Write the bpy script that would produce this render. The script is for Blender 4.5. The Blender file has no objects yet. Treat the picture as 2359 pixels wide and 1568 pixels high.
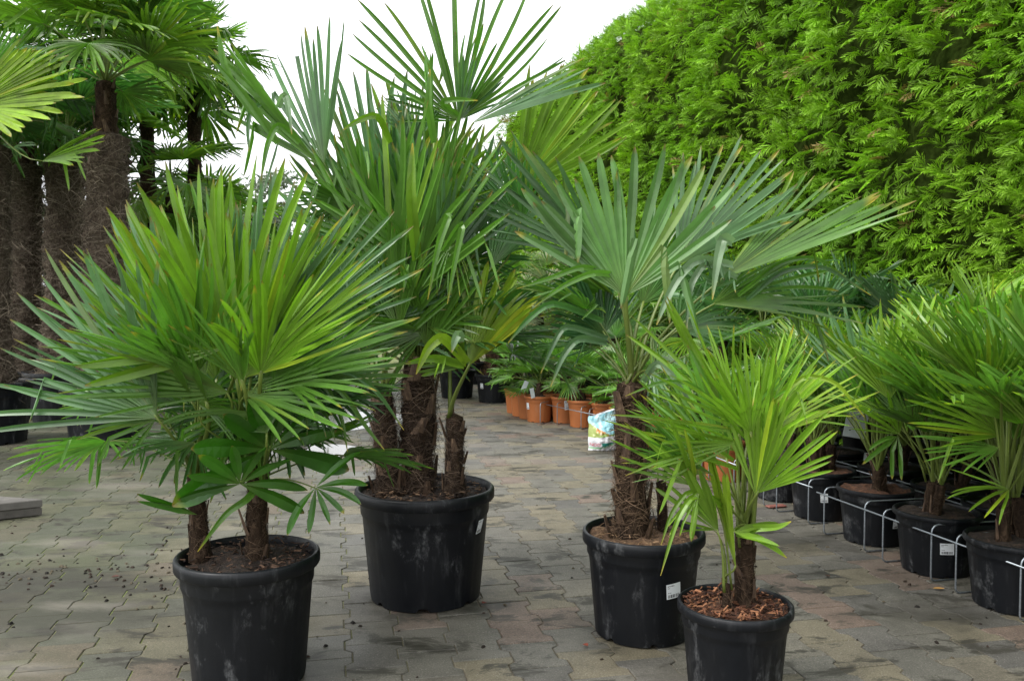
import bpy, math, random
import numpy as np
from mathutils import Vector, Matrix, noise

R = math.radians
random.seed(7)
SC = bpy.context.scene
COL = SC.collection

# ------------------------------------------------------------------ camera, sky, sun, exposure
CAM_H = 1.3
PITCH = math.atan(84 / 1976)
cam_data = bpy.data.cameras.new('camera')
cam_data.sensor_width = 36.0
cam_data.lens = 36.0 * 1976 / 2358
cam_data.clip_start = 0.05
cam_data.clip_end = 600
cam_data.dof.use_dof = True
cam_data.dof.focus_distance = 3.6
cam_data.dof.aperture_fstop = 9.0
cam = bpy.data.objects.new('camera', cam_data)
cam.location = (0, 0, CAM_H)
cam.rotation_euler = (R(90) - PITCH, 0, 0)
COL.objects.link(cam)
SC.camera = cam

SUN_EL, SUN_AZ = 52.0, -62.0          # azimuth from +Y, clockwise; the veiled sun stands at the left, a little behind
world = bpy.data.worlds.new('World')
SC.world = world
world.use_nodes = True
nt = world.node_tree
nt.nodes.clear()
wo = nt.nodes.new('ShaderNodeOutputWorld')
bg = nt.nodes.new('ShaderNodeBackground')
sky = nt.nodes.new('ShaderNodeTexSky')
sky.sky_type = 'NISHITA'
sky.sun_disc = False
sky.sun_elevation = R(SUN_EL)
sky.sun_rotation = R(SUN_AZ - 100)
sky.dust_density = 4.0
hs = nt.nodes.new('ShaderNodeHueSaturation')
hs.inputs['Saturation'].default_value = 0.25
mx = nt.nodes.new('ShaderNodeMix')
mx.data_type = 'RGBA'
mx.inputs['Factor'].default_value = 0.72
mx.inputs['B'].default_value = (13.0, 13.2, 13.6, 1)      # even cloud deck
nt.links.new(sky.outputs[0], hs.inputs['Color'])
nt.links.new(hs.outputs[0], mx.inputs['A'])
nt.links.new(mx.outputs['Result'], bg.inputs['Color'])
bg.inputs['Strength'].default_value = 0.12
nt.links.new(bg.outputs[0], wo.inputs['Surface'])

sun_data = bpy.data.lights.new('sun', 'SUN')
sun_data.energy = 2.1
sun_data.angle = R(24)
sun_data.color = (1.0, 0.97, 0.92)
sun = bpy.data.objects.new('sun', sun_data)
_az = R(SUN_AZ - 55)
_d = Vector((math.sin(_az) * math.cos(R(SUN_EL)), math.cos(_az) * math.cos(R(SUN_EL)), math.sin(R(SUN_EL))))
sun.rotation_euler = _d.to_track_quat('Z', 'Y').to_euler()
COL.objects.link(sun)
sky.sun_rotation = _az

SC.view_settings.view_transform = 'Standard'
SC.view_settings.look = 'None'
SC.view_settings.gamma = 1.0
SC.view_settings.use_curve_mapping = False
SC.view_settings.exposure = 0.62
SC.render.engine = 'CYCLES'
SC.cycles.max_bounces = 7
SC.cycles.diffuse_bounces = 3
SC.cycles.transmission_bounces = 4
SC.cycles.transparent_max_bounces = 4
SC.cycles.use_denoising = True

# ------------------------------------------------------------------ helpers
FWD = np.array((0, math.cos(PITCH), -math.sin(PITCH)))
UPV = np.array((0, math.sin(PITCH), math.cos(PITCH)))


def ray(px, py):
    return np.array((1.0, 0, 0)) * ((px - 1179) / 1976) + UPV * ((784 - py) / 1976) + FWD


def P(px, py, Y):
    d = ray(px, py)
    return np.array((0, 0, CAM_H)) + d * (Y / d[1])


def G(px, py):
    d = ray(px, py)
    return np.array((0, 0, CAM_H)) + d * (CAM_H / -d[2])


def nrm(v):
    v = np.asarray(v, float)
    return v / (np.linalg.norm(v, axis=-1, keepdims=True) + 1e-9)


def mesh_np(name, verts, faces, mats, cols=None, smooth=True, uvs=None, midx=None, sharp=None):
    """faces: int array (n,3) or (n,4), or a list of such arrays"""
    me = bpy.data.meshes.new(name)
    fl = faces if isinstance(faces, list) else [faces]
    fl = [np.asarray(f, np.int32) for f in fl if len(f)]
    verts = np.asarray(verts, np.float32)
    me.vertices.add(len(verts))
    me.vertices.foreach_set('co', verts.ravel())
    idx = np.concatenate([f.ravel() for f in fl])
    tot = np.concatenate([np.full(len(f), f.shape[1], np.int32) for f in fl])
    start = np.concatenate([[0], np.cumsum(tot)[:-1]]).astype(np.int32)
    me.loops.add(len(idx))
    me.loops.foreach_set('vertex_index', idx)
    me.polygons.add(len(tot))
    me.polygons.foreach_set('loop_start', start)
    if midx is not None:
        me.polygons.foreach_set('material_index', np.asarray(midx, np.int32))
    me.polygons.foreach_set('use_smooth', np.full(len(tot), bool(smooth)))
    for m in (mats if isinstance(mats, (list, tuple)) else [mats]):
        me.materials.append(m)
    if cols is not None:
        at = me.color_attributes.new('Col', 'FLOAT_COLOR', 'POINT')
        c = np.ones((len(verts), 4), np.float32)
        c[:, :3] = cols
        at.data.foreach_set('color', c.ravel())
    if uvs is not None:
        ul = me.uv_layers.new(name='UVMap')
        ul.data.foreach_set('uv', np.asarray(uvs, np.float32)[idx].ravel())
    me.update(calc_edges=True)
    if sharp is not None:
        me.set_sharp_from_angle(angle=R(sharp))
    return me


def link(name, data, parent=None, loc=None, rot=None, **props):
    o = bpy.data.objects.new(name, data)
    COL.objects.link(o)
    if parent is not None:
        o.parent = parent
    if loc is not None:
        o.location = loc
    if rot is not None:
        o.rotation_euler = rot
    for k, v in props.items():
        if v is not None:
            o[k] = v
    return o


def thing(name, label, cat, loc=(0, 0, 0), group=None, rz=0.0):
    o = link(name, None, None, loc, (0, 0, rz), label=label, category=cat, group=group)
    o.empty_display_size = 0.1
    return o


def tube(pts, rad, sides=6, closed_ends=True, flat=1.0, ref=(0, 0, 1)):
    """verts, quads, tris of a tapered tube along pts"""
    pts = np.asarray(pts, float)
    n = len(pts)
    rad = np.full(n, rad) if np.isscalar(rad) else np.asarray(rad, float)
    tan = nrm(np.gradient(pts, axis=0))
    a = np.cross(tan, np.asarray(ref, float))
    bad = np.linalg.norm(a, axis=1) < 1e-3
    a[bad] = np.cross(tan[bad], (1.0, 0.13, 0))
    a = nrm(a)
    for i in range(1, n):
        if np.dot(a[i], a[i - 1]) < 0:
            a[i] *= -1
    b = np.cross(tan, a)
    ang = np.linspace(0, 2 * np.pi, sides, endpoint=False)
    v = pts[:, None] + rad[:, None, None] * (np.cos(ang)[None, :, None] * a[:, None] + flat * np.sin(ang)[None, :, None] * b[:, None])
    v = v.reshape(-1, 3)
    q = []
    for i in range(n - 1):
        for j in range(sides):
            k = (j + 1) % sides
            q.append((i * sides + j, i * sides + k, (i + 1) * sides + k, (i + 1) * sides + j))
    t = []
    if closed_ends:
        v = np.vstack([v, pts[0], pts[-1]])
        c0, c1 = len(v) - 2, len(v) - 1
        for j in range(sides):
            k = (j + 1) % sides
            t.append((c0, k, j))
            t.append((c1, (n - 1) * sides + j, (n - 1) * sides + k))
    return v, np.array(q), np.array(t).reshape(-1, 3)


class Acc:
    """collects pieces into one mesh"""
    def __init__(s):
        s.v, s.f, s.c, s.n = [], [], [], 0

    def add(s, v, *fs, col=None):
        v = np.asarray(v, float)
        for f in fs:
            if len(f):
                s.f.append(np.asarray(f) + s.n)
        s.v.append(v)
        if col is not None:
            s.c.append(np.broadcast_to(np.asarray(col, float), (len(v), 3)))
        s.n += len(v)

    def mesh(s, name, mats, smooth=True, sharp=None):
        f4 = [f for f in s.f if f.shape[1] == 4]
        f3 = [f for f in s.f if f.shape[1] == 3]
        fl = ([np.concatenate(f4)] if f4 else []) + ([np.concatenate(f3)] if f3 else [])
        return mesh_np(name, np.concatenate(s.v), fl, mats, np.concatenate(s.c) if s.c else None, smooth, sharp=sharp)


def bez(a, b, c, d, n=9):
    t = np.linspace(0, 1, n)[:, None]
    return (1 - t) ** 3 * a + 3 * (1 - t) ** 2 * t * b + 3 * (1 - t) * t ** 2 * c + t ** 3 * d


# ------------------------------------------------------------------ materials
def mat(name):
    m = bpy.data.materials.new(name)
    m.use_nodes = True
    t = m.node_tree
    return m, t, t.nodes['Principled BSDF'], t.nodes['Material Output']


def N(t, kind, **kw):
    n = t.nodes.new(kind)
    for k, v in kw.items():
        if k in n.inputs:
            n.inputs[k].default_value = v
        else:
            setattr(n, k, v)
    return n


def mixc(t, fac, a, b, mode='MIX'):
    n = t.nodes.new('ShaderNodeMix')
    n.data_type = 'RGBA'
    n.blend_type = mode
    for s, v in (('Factor', fac), ('A', a), ('B', b)):
        if isinstance(v, bpy.types.NodeSocket):
            t.links.new(v, n.inputs[s])
        elif s == 'Factor':
            n.inputs[s].default_value = v
        else:
            n.inputs[s].default_value = (*v, 1)
    return n.outputs['Result']


def noise_tex(t, scale, detail=4, rough=0.55, vec=None, dist=0.0, dim='3D'):
    n = N(t, 'ShaderNodeTexNoise')
    n.inputs['Scale'].default_value = scale
    n.inputs['Detail'].default_value = detail
    n.inputs['Roughness'].default_value = rough
    n.inputs['Distortion'].default_value = dist
    if vec is not None:
        t.links.new(vec, n.inputs['Vector'])
    return n


def ramp(t, src, stops):
    n = t.nodes.new('ShaderNodeValToRGB')
    e = n.color_ramp.elements
    while len(e) < len(stops):
        e.new(0.5)
    for i, (p, c) in enumerate(stops):
        e[i].position = p
        e[i].color = (*c, 1) if isinstance(c, (tuple, list)) else (c, c, c, 1)
    t.links.new(src, n.inputs[0])
    return n.outputs[0]


def bump(t, bsdf, src, strength=0.3, dist=0.01):
    b = t.nodes.new('ShaderNodeBump')
    b.inputs['Strength'].default_value = strength
    b.inputs['Distance'].default_value = dist
    t.links.new(src, b.inputs['Height'])
    t.links.new(b.outputs[0], bsdf.inputs['Normal'])


def world_pos(t):
    return t.nodes.new('ShaderNodeNewGeometry').outputs['Position']


def scaled(t, vec, s):
    m = t.nodes.new('ShaderNodeMapping')
    m.inputs['Scale'].default_value = s
    t.links.new(vec, m.inputs['Vector'])
    return m.outputs[0]


def make_leaf_mat(name, rough=0.38, trans=0.3, tint=True):
    m, t, b, out = mat(name)
    at = N(t, 'ShaderNodeVertexColor', layer_name='Col')
    c = at.outputs['Color']
    if tint:
        oi = N(t, 'ShaderNodeObjectInfo')
        c = mixc(t, 1.0, c, oi.outputs['Color'], 'MULTIPLY')
    ns = noise_tex(t, 9.0, 3, 0.6)
    tc = N(t, 'ShaderNodeTexCoord')
    t.links.new(tc.outputs['Object'], ns.inputs['Vector'])
    c = mixc(t, 1.0, c, ramp(t, ns.outputs[0], [(0.3, 0.78), (0.7, 1.18)]), 'MULTIPLY')
    t.links.new(c, b.inputs['Base Color'])
    b.inputs['Roughness'].default_value = rough
    b.inputs['Specular IOR Level'].default_value = 0.62
    tr = N(t, 'ShaderNodeBsdfTranslucent')
    tc2 = mixc(t, 1.0, c, (0.98, 1.25, 0.72), 'MULTIPLY')
    t.links.new(tc2, tr.inputs['Color'])
    mixs = N(t, 'ShaderNodeMixShader')
    mixs.inputs[0].default_value = trans
    t.links.new(b.outputs[0], mixs.inputs[1])
    t.links.new(tr.outputs[0], mixs.inputs[2])
    t.links.new(mixs.outputs[0], out.inputs['Surface'])
    return m


M_LEAF = make_leaf_mat('palm_leaf')


def make_petiole_mat():
    m, t, b, out = mat('petiole')
    at = N(t, 'ShaderNodeVertexColor', layer_name='Col')
    t.links.new(at.outputs['Color'], b.inputs['Base Color'])
    b.inputs['Roughness'].default_value = 0.42
    return m


M_PET = make_petiole_mat()


def make_hedge_mat():
    m, t, b, out = mat('hedge_foliage')
    at = N(t, 'ShaderNodeVertexColor', layer_name='Col')
    t.links.new(at.outputs['Color'], b.inputs['Base Color'])
    b.inputs['Roughness'].default_value = 0.55
    b.inputs['Specular IOR Level'].default_value = 0.3
    tr = N(t, 'ShaderNodeBsdfTranslucent')
    t.links.new(mixc(t, 1.0, at.outputs['Color'], (1.2, 1.25, 0.6), 'MULTIPLY'), tr.inputs['Color'])
    mixs = N(t, 'ShaderNodeMixShader')
    mixs.inputs[0].default_value = 0.3
    t.links.new(b.outputs[0], mixs.inputs[1])
    t.links.new(tr.outputs[0], mixs.inputs[2])
    t.links.new(mixs.outputs[0], out.inputs['Surface'])
    return m


M_HEDGE = make_hedge_mat()


def make_vcol_mat(name, rough=0.8, spec=0.25):
    m, t, b, out = mat(name)
    at = N(t, 'ShaderNodeVertexColor', layer_name='Col')
    t.links.new(at.outputs['Color'], b.inputs['Base Color'])
    b.inputs['Roughness'].default_value = rough
    b.inputs['Specular IOR Level'].default_value = spec
    return m


M_FIBRE = make_vcol_mat('trunk_fibre', 0.85)
M_CHIP = make_vcol_mat('bark_chips', 0.8)


def make_trunk_mat():
    m, t, b, out = mat('palm_trunk')
    tc = N(t, 'ShaderNodeTexCoord')
    n1 = noise_tex(t, 26, 6, 0.65, scaled(t, tc.outputs['Object'], (1, 1, 0.45)), 1.5)
    c = ramp(t, n1.outputs[0], [(0.3, (0.009, 0.006, 0.004)), (0.5, (0.034, 0.021, 0.013)), (0.75, (0.1, 0.066, 0.042))])
    t.links.new(c, b.inputs['Base Color'])
    b.inputs['Roughness'].default_value = 0.9
    b.inputs['Specular IOR Level'].default_value = 0.15
    bump(t, b, n1.outputs[0], 0.9, 0.02)
    return m


M_TRUNK = make_trunk_mat()
M_TRUNK_OLD = make_trunk_mat()
M_TRUNK_OLD.name = 'old_palm_trunk'
for _n in M_TRUNK_OLD.node_tree.nodes:
    if _n.type == 'VALTORGB':
        for _e, _c in zip(_n.color_ramp.elements, ((0.02, 0.014, 0.01), (0.075, 0.056, 0.041), (0.2, 0.165, 0.125))):
            _e.color = (*_c, 1)


def make_boot_mat():
    m, t, b, out = mat('leaf_base_stub')
    tc = N(t, 'ShaderNodeTexCoord')
    n1 = noise_tex(t, 30, 4, 0.6, scaled(t, tc.outputs['Object'], (3, 3, 0.6)))
    c = ramp(t, n1.outputs[0], [(0.3, (0.03, 0.017, 0.01)), (0.58, (0.105, 0.062, 0.036)), (0.8, (0.26, 0.18, 0.115))])
    t.links.new(c, b.inputs['Base Color'])
    b.inputs['Roughness'].default_value = 0.75
    return m


M_BOOT = make_boot_mat()


def make_pot_mat(name, base, dust, rough=0.36, amount=1.0):
    m, t, b, out = mat(name)
    tc = N(t, 'ShaderNodeTexCoord')
    oi = N(t, 'ShaderNodeObjectInfo')
    add = N(t, 'ShaderNodeVectorMath', operation='ADD')
    t.links.new(tc.outputs['Object'], add.inputs[0])
    sc = N(t, 'ShaderNodeVectorMath', operation='SCALE')
    sc.inputs['Scale'].default_value = 1.0
    sc.inputs[0].default_value = (7.3, 3.1, 5.7)
    t.links.new(oi.outputs['Random'], sc.inputs['Scale'])
    t.links.new(sc.outputs[0], add.inputs[1])
    v = add.outputs[0]
    streak = noise_tex(t, 5.0, 5, 0.65, scaled(t, v, (5, 5, 0.7)))
    patch = noise_tex(t, 7.0, 8, 0.78, scaled(t, v, (1, 1, 0.6)), 0.25)
    speck = noise_tex(t, 60, 3, 0.6, v)
    s = ramp(t, streak.outputs[0], [(0.55, 0.0), (0.8, 0.4)])
    p = ramp(t, patch.outputs[0], [(0.55, 0.0), (0.68, 1.0)])
    mul = mixc(t, 1.0, s, ramp(t, patch.outputs[0], [(0.35, 0.0), (0.6, 1.0)]), 'MULTIPLY')
    fac = mixc(t, 1.0, mul, mixc(t, 1.0, p, ramp(t, speck.outputs[0], [(0.35, 0.15), (0.65, 0.8)]), 'MULTIPLY'), 'ADD')
    bw = N(t, 'ShaderNodeRGBToBW')
    t.links.new(fac, bw.inputs[0])
    mm = N(t, 'ShaderNodeMath', operation='MULTIPLY')
    mm.inputs[1].default_value = amount
    t.links.new(bw.outputs[0], mm.inputs[0])
    c = mixc(t, mm.outputs[0], base, dust)
    t.links.new(c, b.inputs['Base Color'])
    rr = ramp(t, patch.outputs[0], [(0.3, rough), (0.7, rough + 0.25)])
    t.links.new(rr, b.inputs['Roughness'])
    b.inputs['Specular IOR Level'].default_value = 0.32
    bump(t, b, speck.outputs[0], 0.12, 0.002)
    return m


M_POT = make_pot_mat('black_plastic', (0.0032, 0.0042, 0.0062), (0.16, 0.165, 0.17), 0.36, 0.8)
M_TERRA = make_pot_mat('orange_plastic', (0.34, 0.112, 0.034), (0.3, 0.19, 0.12), 0.45, 0.5)


def make_soil_mat(name, a, b_, c_):
    m, t, b, out = mat(name)
    tc = N(t, 'ShaderNodeTexCoord')
    n1 = noise_tex(t, 45, 6, 0.7, tc.outputs['Object'])
    c = ramp(t, n1.outputs[0], [(0.32, a), (0.55, b_), (0.74, c_)])
    t.links.new(c, b.inputs['Base Color'])
    b.inputs['Roughness'].default_value = 0.9
    bump(t, b, n1.outputs[0], 1.0, 0.02)
    return m


M_SOIL = make_soil_mat('dark_soil', (0.008, 0.005, 0.004), (0.03, 0.018, 0.011), (0.09, 0.05, 0.03))
M_SOIL2 = make_soil_mat('peat_soil', (0.05, 0.026, 0.013), (0.13, 0.072, 0.036), (0.25, 0.155, 0.085))
M_SOIL3 = make_soil_mat('bark_soil', (0.03, 0.013, 0.007), (0.1, 0.042, 0.02), (0.22, 0.105, 0.05))


def make_wire_mat():
    m, t, b, out = mat('galvanised_wire')
    n1 = noise_tex(t, 40, 3, 0.6)
    c = ramp(t, n1.outputs[0], [(0.3, (0.22, 0.25, 0.28)), (0.7, (0.42, 0.46, 0.5))])
    t.links.new(c, b.inputs['Base Color'])
    b.inputs['Metallic'].default_value = 0.75
    b.inputs['Roughness'].default_value = 0.42
    return m


M_WIRE = make_wire_mat()


def make_sticker_mat():
    m, t, b, out = mat('printed_sticker')
    tc = N(t, 'ShaderNodeTexCoord')
    sep = N(t, 'ShaderNodeSeparateXYZ')
    t.links.new(tc.outputs['UV'], sep.inputs[0])
    u, v = sep.outputs[0], sep.outputs[1]

    def band(src, lo, hi):
        a = N(t, 'ShaderNodeMath', operation='GREATER_THAN'); a.inputs[1].default_value = lo
        c = N(t, 'ShaderNodeMath', operation='LESS_THAN'); c.inputs[1].default_value = hi
        t.links.new(src, a.inputs[0]); t.links.new(src, c.inputs[0])
        k = N(t, 'ShaderNodeMath', operation='MULTIPLY')
        t.links.new(a.outputs[0], k.inputs[0]); t.links.new(c.outputs[0], k.inputs[1])
        return k.outputs[0]

    def mul(a, c):
        k = N(t, 'ShaderNodeMath', operation='MULTIPLY')
        t.links.new(a, k.inputs[0]); t.links.new(c, k.inputs[1])
        return k.outputs[0]

    def mx_(a, c):
        k = N(t, 'ShaderNodeMath', operation='MAXIMUM')
        t.links.new(a, k.inputs[0]); t.links.new(c, k.inputs[1])
        return k.outputs[0]

    bars = noise_tex(t, 26, 1, 0.5, scaled(t, tc.outputs['UV'], (1, 0.0, 0)))
    barm = mul(mul(band(u, 0.1, 0.9), band(v, 0.06, 0.28)), ramp(t, bars.outputs[0], [(0.47, 0.0), (0.5, 1.0)]))
    txt = noise_tex(t, 30, 2, 0.7, scaled(t, tc.outputs['UV'], (1, 1.4, 0)))
    tm = ramp(t, txt.outputs[0], [(0.46, 0.0), (0.52, 1.0)])
    l1 = mul(mul(band(u, 0.08, 0.55), band(v, 0.82, 0.9)), tm)
    l2 = mul(mul(band(u, 0.08, 0.25), band(v, 0.7, 0.76)), tm)
    l3 = mul(mul(band(u, 0.1, 0.32), band(v, 0.38, 0.44)), tm)
    ink = mx_(mx_(barm, l1), mx_(l2, l3))
    c = mixc(t, ink, (0.72, 0.75, 0.78), (0.05, 0.05, 0.06))
    t.links.new(c, b.inputs['Base Color'])
    b.inputs['Roughness'].default_value = 0.4
    return m


M_STICK = make_sticker_mat()


def _spots(lst):
    return [(*G(px, py)[:2], rx, ry) for px, py, rx, ry in lst]


STAINS_CONTACT = _spots([(130, 1330, 0.75, 0.28), (290, 1350, 0.55, 0.2), (40, 1360, 0.5, 0.3), (250, 1040, 1.6, 0.5), (60, 1060, 1.5, 0.6), (2150, 1420, 0.5, 0.3), (1850, 1250, 0.5, 0.35), (1250, 960, 0.9, 0.25), (1450, 1040, 0.9, 0.3), (575, 1560, 0.5, 0.4), (980, 1372, 0.55, 0.42), (1480, 1452, 0.45, 0.38), (1690, 1600, 0.4, 0.35), (100, 1420, 1.0, 0.5)])  # soil stains; the spots at the front pot feet double as painted contact shade
PALES = _spots([(180, 1395, 0.5, 0.14), (130, 1250, 0.6, 0.2), (300, 1120, 0.8, 0.3), (60, 1540, 0.35, 0.15), (1200, 1060, 1.2, 0.35)])


def make_paver_mat(name, per_object):
    m, t, b, out = mat(name)
    pos = world_pos(t)
    if per_object:
        rnd = N(t, 'ShaderNodeObjectInfo').outputs['Random']
    else:
        rnd = t.nodes.new('ShaderNodeNewGeometry').outputs['Random Per Island']
    base = ramp(t, rnd, [(0.0, (0.105, 0.1, 0.083)), (0.38, (0.13, 0.122, 0.1)), (0.4, (0.144, 0.127, 0.088)), (0.68, (0.158, 0.138, 0.094)),
                         (0.7, (0.088, 0.084, 0.075)), (0.88, (0.114, 0.107, 0.091)), (0.89, (0.15, 0.11, 0.085)), (1.0, (0.136, 0.106, 0.083))])
    grain = noise_tex(t, 150, 4, 0.75, pos)
    c = mixc(t, 1.0, base, ramp(t, grain.outputs[0], [(0.32, 0.6), (0.5, 0.95), (0.68, 1.5)]), 'MULTIPLY')
    spots = N(t, 'ShaderNodeTexVoronoi')
    spots.inputs['Scale'].default_value = 75
    t.links.new(pos, spots.inputs['Vector'])
    c = mixc(t, ramp(t, spots.outputs['Distance'], [(0.08, 0.5), (0.16, 0.0)]), c, (0.42, 0.40, 0.37))
    mid = noise_tex(t, 7, 5, 0.65, pos)
    c = mixc(t, 1.0, c, ramp(t, mid.outputs[0], [(0.3, 0.75), (0.65, 1.14)]), 'MULTIPLY')
    # algae film on the left, its colour darkened to paint in the tall palms' shade
    sep = N(t, 'ShaderNodeSeparateXYZ')
    t.links.new(pos, sep.inputs[0])
    big = noise_tex(t, 0.9, 5, 0.6, pos, 0.8)
    mr = N(t, 'ShaderNodeMapRange')
    mr.inputs['From Min'].default_value = -0.6
    mr.inputs['From Max'].default_value = -2.4
    t.links.new(sep.outputs[0], mr.inputs['Value'])
    al = N(t, 'ShaderNodeMath', operation='MULTIPLY')
    t.links.new(mr.outputs[0], al.inputs[0])
    t.links.new(ramp(t, big.outputs[0], [(0.3, 0.3), (0.6, 0.95)]), al.inputs[1])
    c = mixc(t, al.outputs[0], c, (0.05, 0.06, 0.03))
    # soil stains: trodden-in potting soil; spots round the front pots also paint contact shade
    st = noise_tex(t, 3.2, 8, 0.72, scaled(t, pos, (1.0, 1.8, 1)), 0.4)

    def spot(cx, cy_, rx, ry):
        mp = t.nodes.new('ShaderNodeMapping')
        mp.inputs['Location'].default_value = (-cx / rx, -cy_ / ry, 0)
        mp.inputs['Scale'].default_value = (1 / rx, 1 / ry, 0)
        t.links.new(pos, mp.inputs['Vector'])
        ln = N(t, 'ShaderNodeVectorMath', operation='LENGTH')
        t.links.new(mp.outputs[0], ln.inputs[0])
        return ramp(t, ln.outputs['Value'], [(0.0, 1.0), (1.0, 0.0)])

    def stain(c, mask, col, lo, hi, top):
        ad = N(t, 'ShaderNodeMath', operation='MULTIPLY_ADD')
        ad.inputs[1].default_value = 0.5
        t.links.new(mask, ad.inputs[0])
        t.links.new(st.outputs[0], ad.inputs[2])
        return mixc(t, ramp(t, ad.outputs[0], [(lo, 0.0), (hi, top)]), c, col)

    for (cx, cy_, rx, ry) in STAINS_CONTACT:
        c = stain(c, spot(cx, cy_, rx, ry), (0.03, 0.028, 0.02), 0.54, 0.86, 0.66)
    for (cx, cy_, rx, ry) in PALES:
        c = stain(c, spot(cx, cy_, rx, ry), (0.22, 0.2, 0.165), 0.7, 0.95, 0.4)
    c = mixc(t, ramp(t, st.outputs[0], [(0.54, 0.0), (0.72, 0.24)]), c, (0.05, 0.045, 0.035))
    wash = noise_tex(t, 1.1, 5, 0.6, scaled(t, pos, (1, 1.8, 1)))
    c = mixc(t, ramp(t, wash.outputs[0], [(0.54, 0.0), (0.7, 0.3)]), c, (0.24, 0.22, 0.185))
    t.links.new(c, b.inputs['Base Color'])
    wet = noise_tex(t, 0.7, 4, 0.6, pos)
    t.links.new(ramp(t, wet.outputs[0], [(0.32, 0.42), (0.6, 0.75)]), b.inputs['Roughness'])
    b.inputs['Specular IOR Level'].default_value = 0.34
    bump(t, b, grain.outputs[0], 0.35, 0.003)
    return m


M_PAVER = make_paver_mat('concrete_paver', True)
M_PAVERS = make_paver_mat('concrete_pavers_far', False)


def make_ground_mat():
    m, t, b, out = mat('joint_sand')
    pos = world_pos(t)
    n1 = noise_tex(t, 60, 5, 0.7, pos)
    c = ramp(t, n1.outputs[0], [(0.3, (0.065, 0.055, 0.038)), (0.7, (0.16, 0.134, 0.094))])
    sep = N(t, 'ShaderNodeSeparateXYZ')
    t.links.new(pos, sep.inputs[0])
    mr = N(t, 'ShaderNodeMapRange')
    mr.inputs['From Min'].default_value = -0.15
    mr.inputs['From Max'].default_value = -1.3
    t.links.new(sep.outputs[0], mr.inputs['Value'])
    n2 = noise_tex(t, 5, 4, 0.65, pos)
    mm = N(t, 'ShaderNodeMath', operation='MULTIPLY')
    t.links.new(mr.outputs[0], mm.inputs[0])
    t.links.new(ramp(t, n2.outputs[0], [(0.42, 0.1), (0.55, 1.0)]), mm.inputs[1])
    c = mixc(t, mm.outputs[0], c, (0.12, 0.15, 0.03))
    t.links.new(c, b.inputs['Base Color'])
    b.inputs['Roughness'].default_value = 0.9
    bump(t, b, n1.outputs[0], 0.8, 0.01)
    return m


M_GROUND = make_ground_mat()


def make_plain(name, col, rough=0.5, metal=0.0, spec=0.5, var=0.2, scale=12):
    m, t, b, out = mat(name)
    tc = N(t, 'ShaderNodeTexCoord')
    n1 = noise_tex(t, scale, 5, 0.6, tc.outputs['Object'])
    c = mixc(t, 1.0, col, ramp(t, n1.outputs[0], [(0.3, 1 - var), (0.7, 1 + var)]), 'MULTIPLY')
    t.links.new(c, b.inputs['Base Color'])
    b.inputs['Roughness'].default_value = rough
    b.inputs['Metallic'].default_value = metal
    b.inputs['Specular IOR Level'].default_value = spec
    return m


# ------------------------------------------------------------------ ground and pavers
AX = nrm(np.array((-0.205, 0.979, 0)))          # along the paving and the plant rows, away from the camera
BX = np.array((AX[1], -AX[0], 0))               # across, to the right

me = mesh_np('paving', [(-260, -60, -0.0034), (260, -60, -0.0034), (260, 420, -0.0034), (-260, 420, -0.0034)], np.array([[0, 1, 2, 3]]), M_GROUND)
paving = link('paving', me, kind='structure', label='yard paved with interlocking grey, tan and pink concrete blocks')

PL, PW, PA, PGAP = 0.23, 0.192, 0.0135, 0.0022


def paver_outline(inset):
    """double-T block: wide ends, narrow waist; right side then left side"""
    h, w, a = PL / 2 - inset, PW / 2, PA
    q = PL / 4
    k = 0.011
    ys = [-h, -q - k, -q + k, q - k, q + k, h]
    xs = [w + a, w + a, w - a, w - a, w + a, w + a]
    r = [(x - inset, y) for x, y in zip(xs, ys)]
    l = [(-x, y) for x, y in reversed(r)]
    return np.array(r + l)


def paver_mesh_data(seed):
    rs = np.random.RandomState(seed)
    o = paver_outline(PGAP)
    i = paver_outline(PGAP + 0.003)
    n = len(o)
    tilt = rs.uniform(-0.008, 0.008, 2)
    top = np.c_[i, 0.001 + i @ tilt]
    edge = np.c_[o, -0.0022 + o @ tilt]
    bot = np.c_[o, np.full(n, -0.04)]
    v = np.vstack([top, edge, bot])
    q = []
    for a, b in ((n, 0), (2 * n, n)):
        for j in range(n):
            k = (j + 1) % n
            q.append((a + j, a + k, b + k, b + j))
    # the top as convex strips between left and right chains
    tq = [(n - 1 - j, n - 2 - j, j + 1, j)[::-1] for j in range(n // 2 - 1)]
    return v, np.array(q), np.array(tq)


PAV = [paver_mesh_data(s) for s in range(6)]
PAV_ME = [mesh_np('paver', v, [q, tq], M_PAVER, smooth=False) for v, q, tq in PAV]
yaw = math.atan2(-AX[0], AX[1])
cells = []
org = G(1100, 1489)
for i in range(-64, 44):
    for j in range(-9, 60):
        c = org + BX * (i * PW) + AX * ((j + (0.5 if i % 2 else 0)) * PL)
        if c[1] < 1.7 or c[1] > 14.5 or c[0] < -9.5 or c[0] > 5.4:
            continue
        px = 1179 + 1976 * c[0] / c[1]
        py = 700 + 1976 * CAM_H / c[1]
        vis = -60 < px < 2420 and py < 1600
        cells.append((0 if vis else 1, np.linalg.norm(c), c, random.randrange(6), random.random()))
cells.sort(key=lambda t: (t[0], t[1]))
near, far = cells[:300], cells[300:]
for k, (_, _, c, vi, fl) in enumerate(near):
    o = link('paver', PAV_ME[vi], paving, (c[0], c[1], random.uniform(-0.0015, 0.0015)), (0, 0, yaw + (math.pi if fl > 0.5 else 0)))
acc = Acc()
cy, sy = math.cos(yaw), math.sin(yaw)
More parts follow.
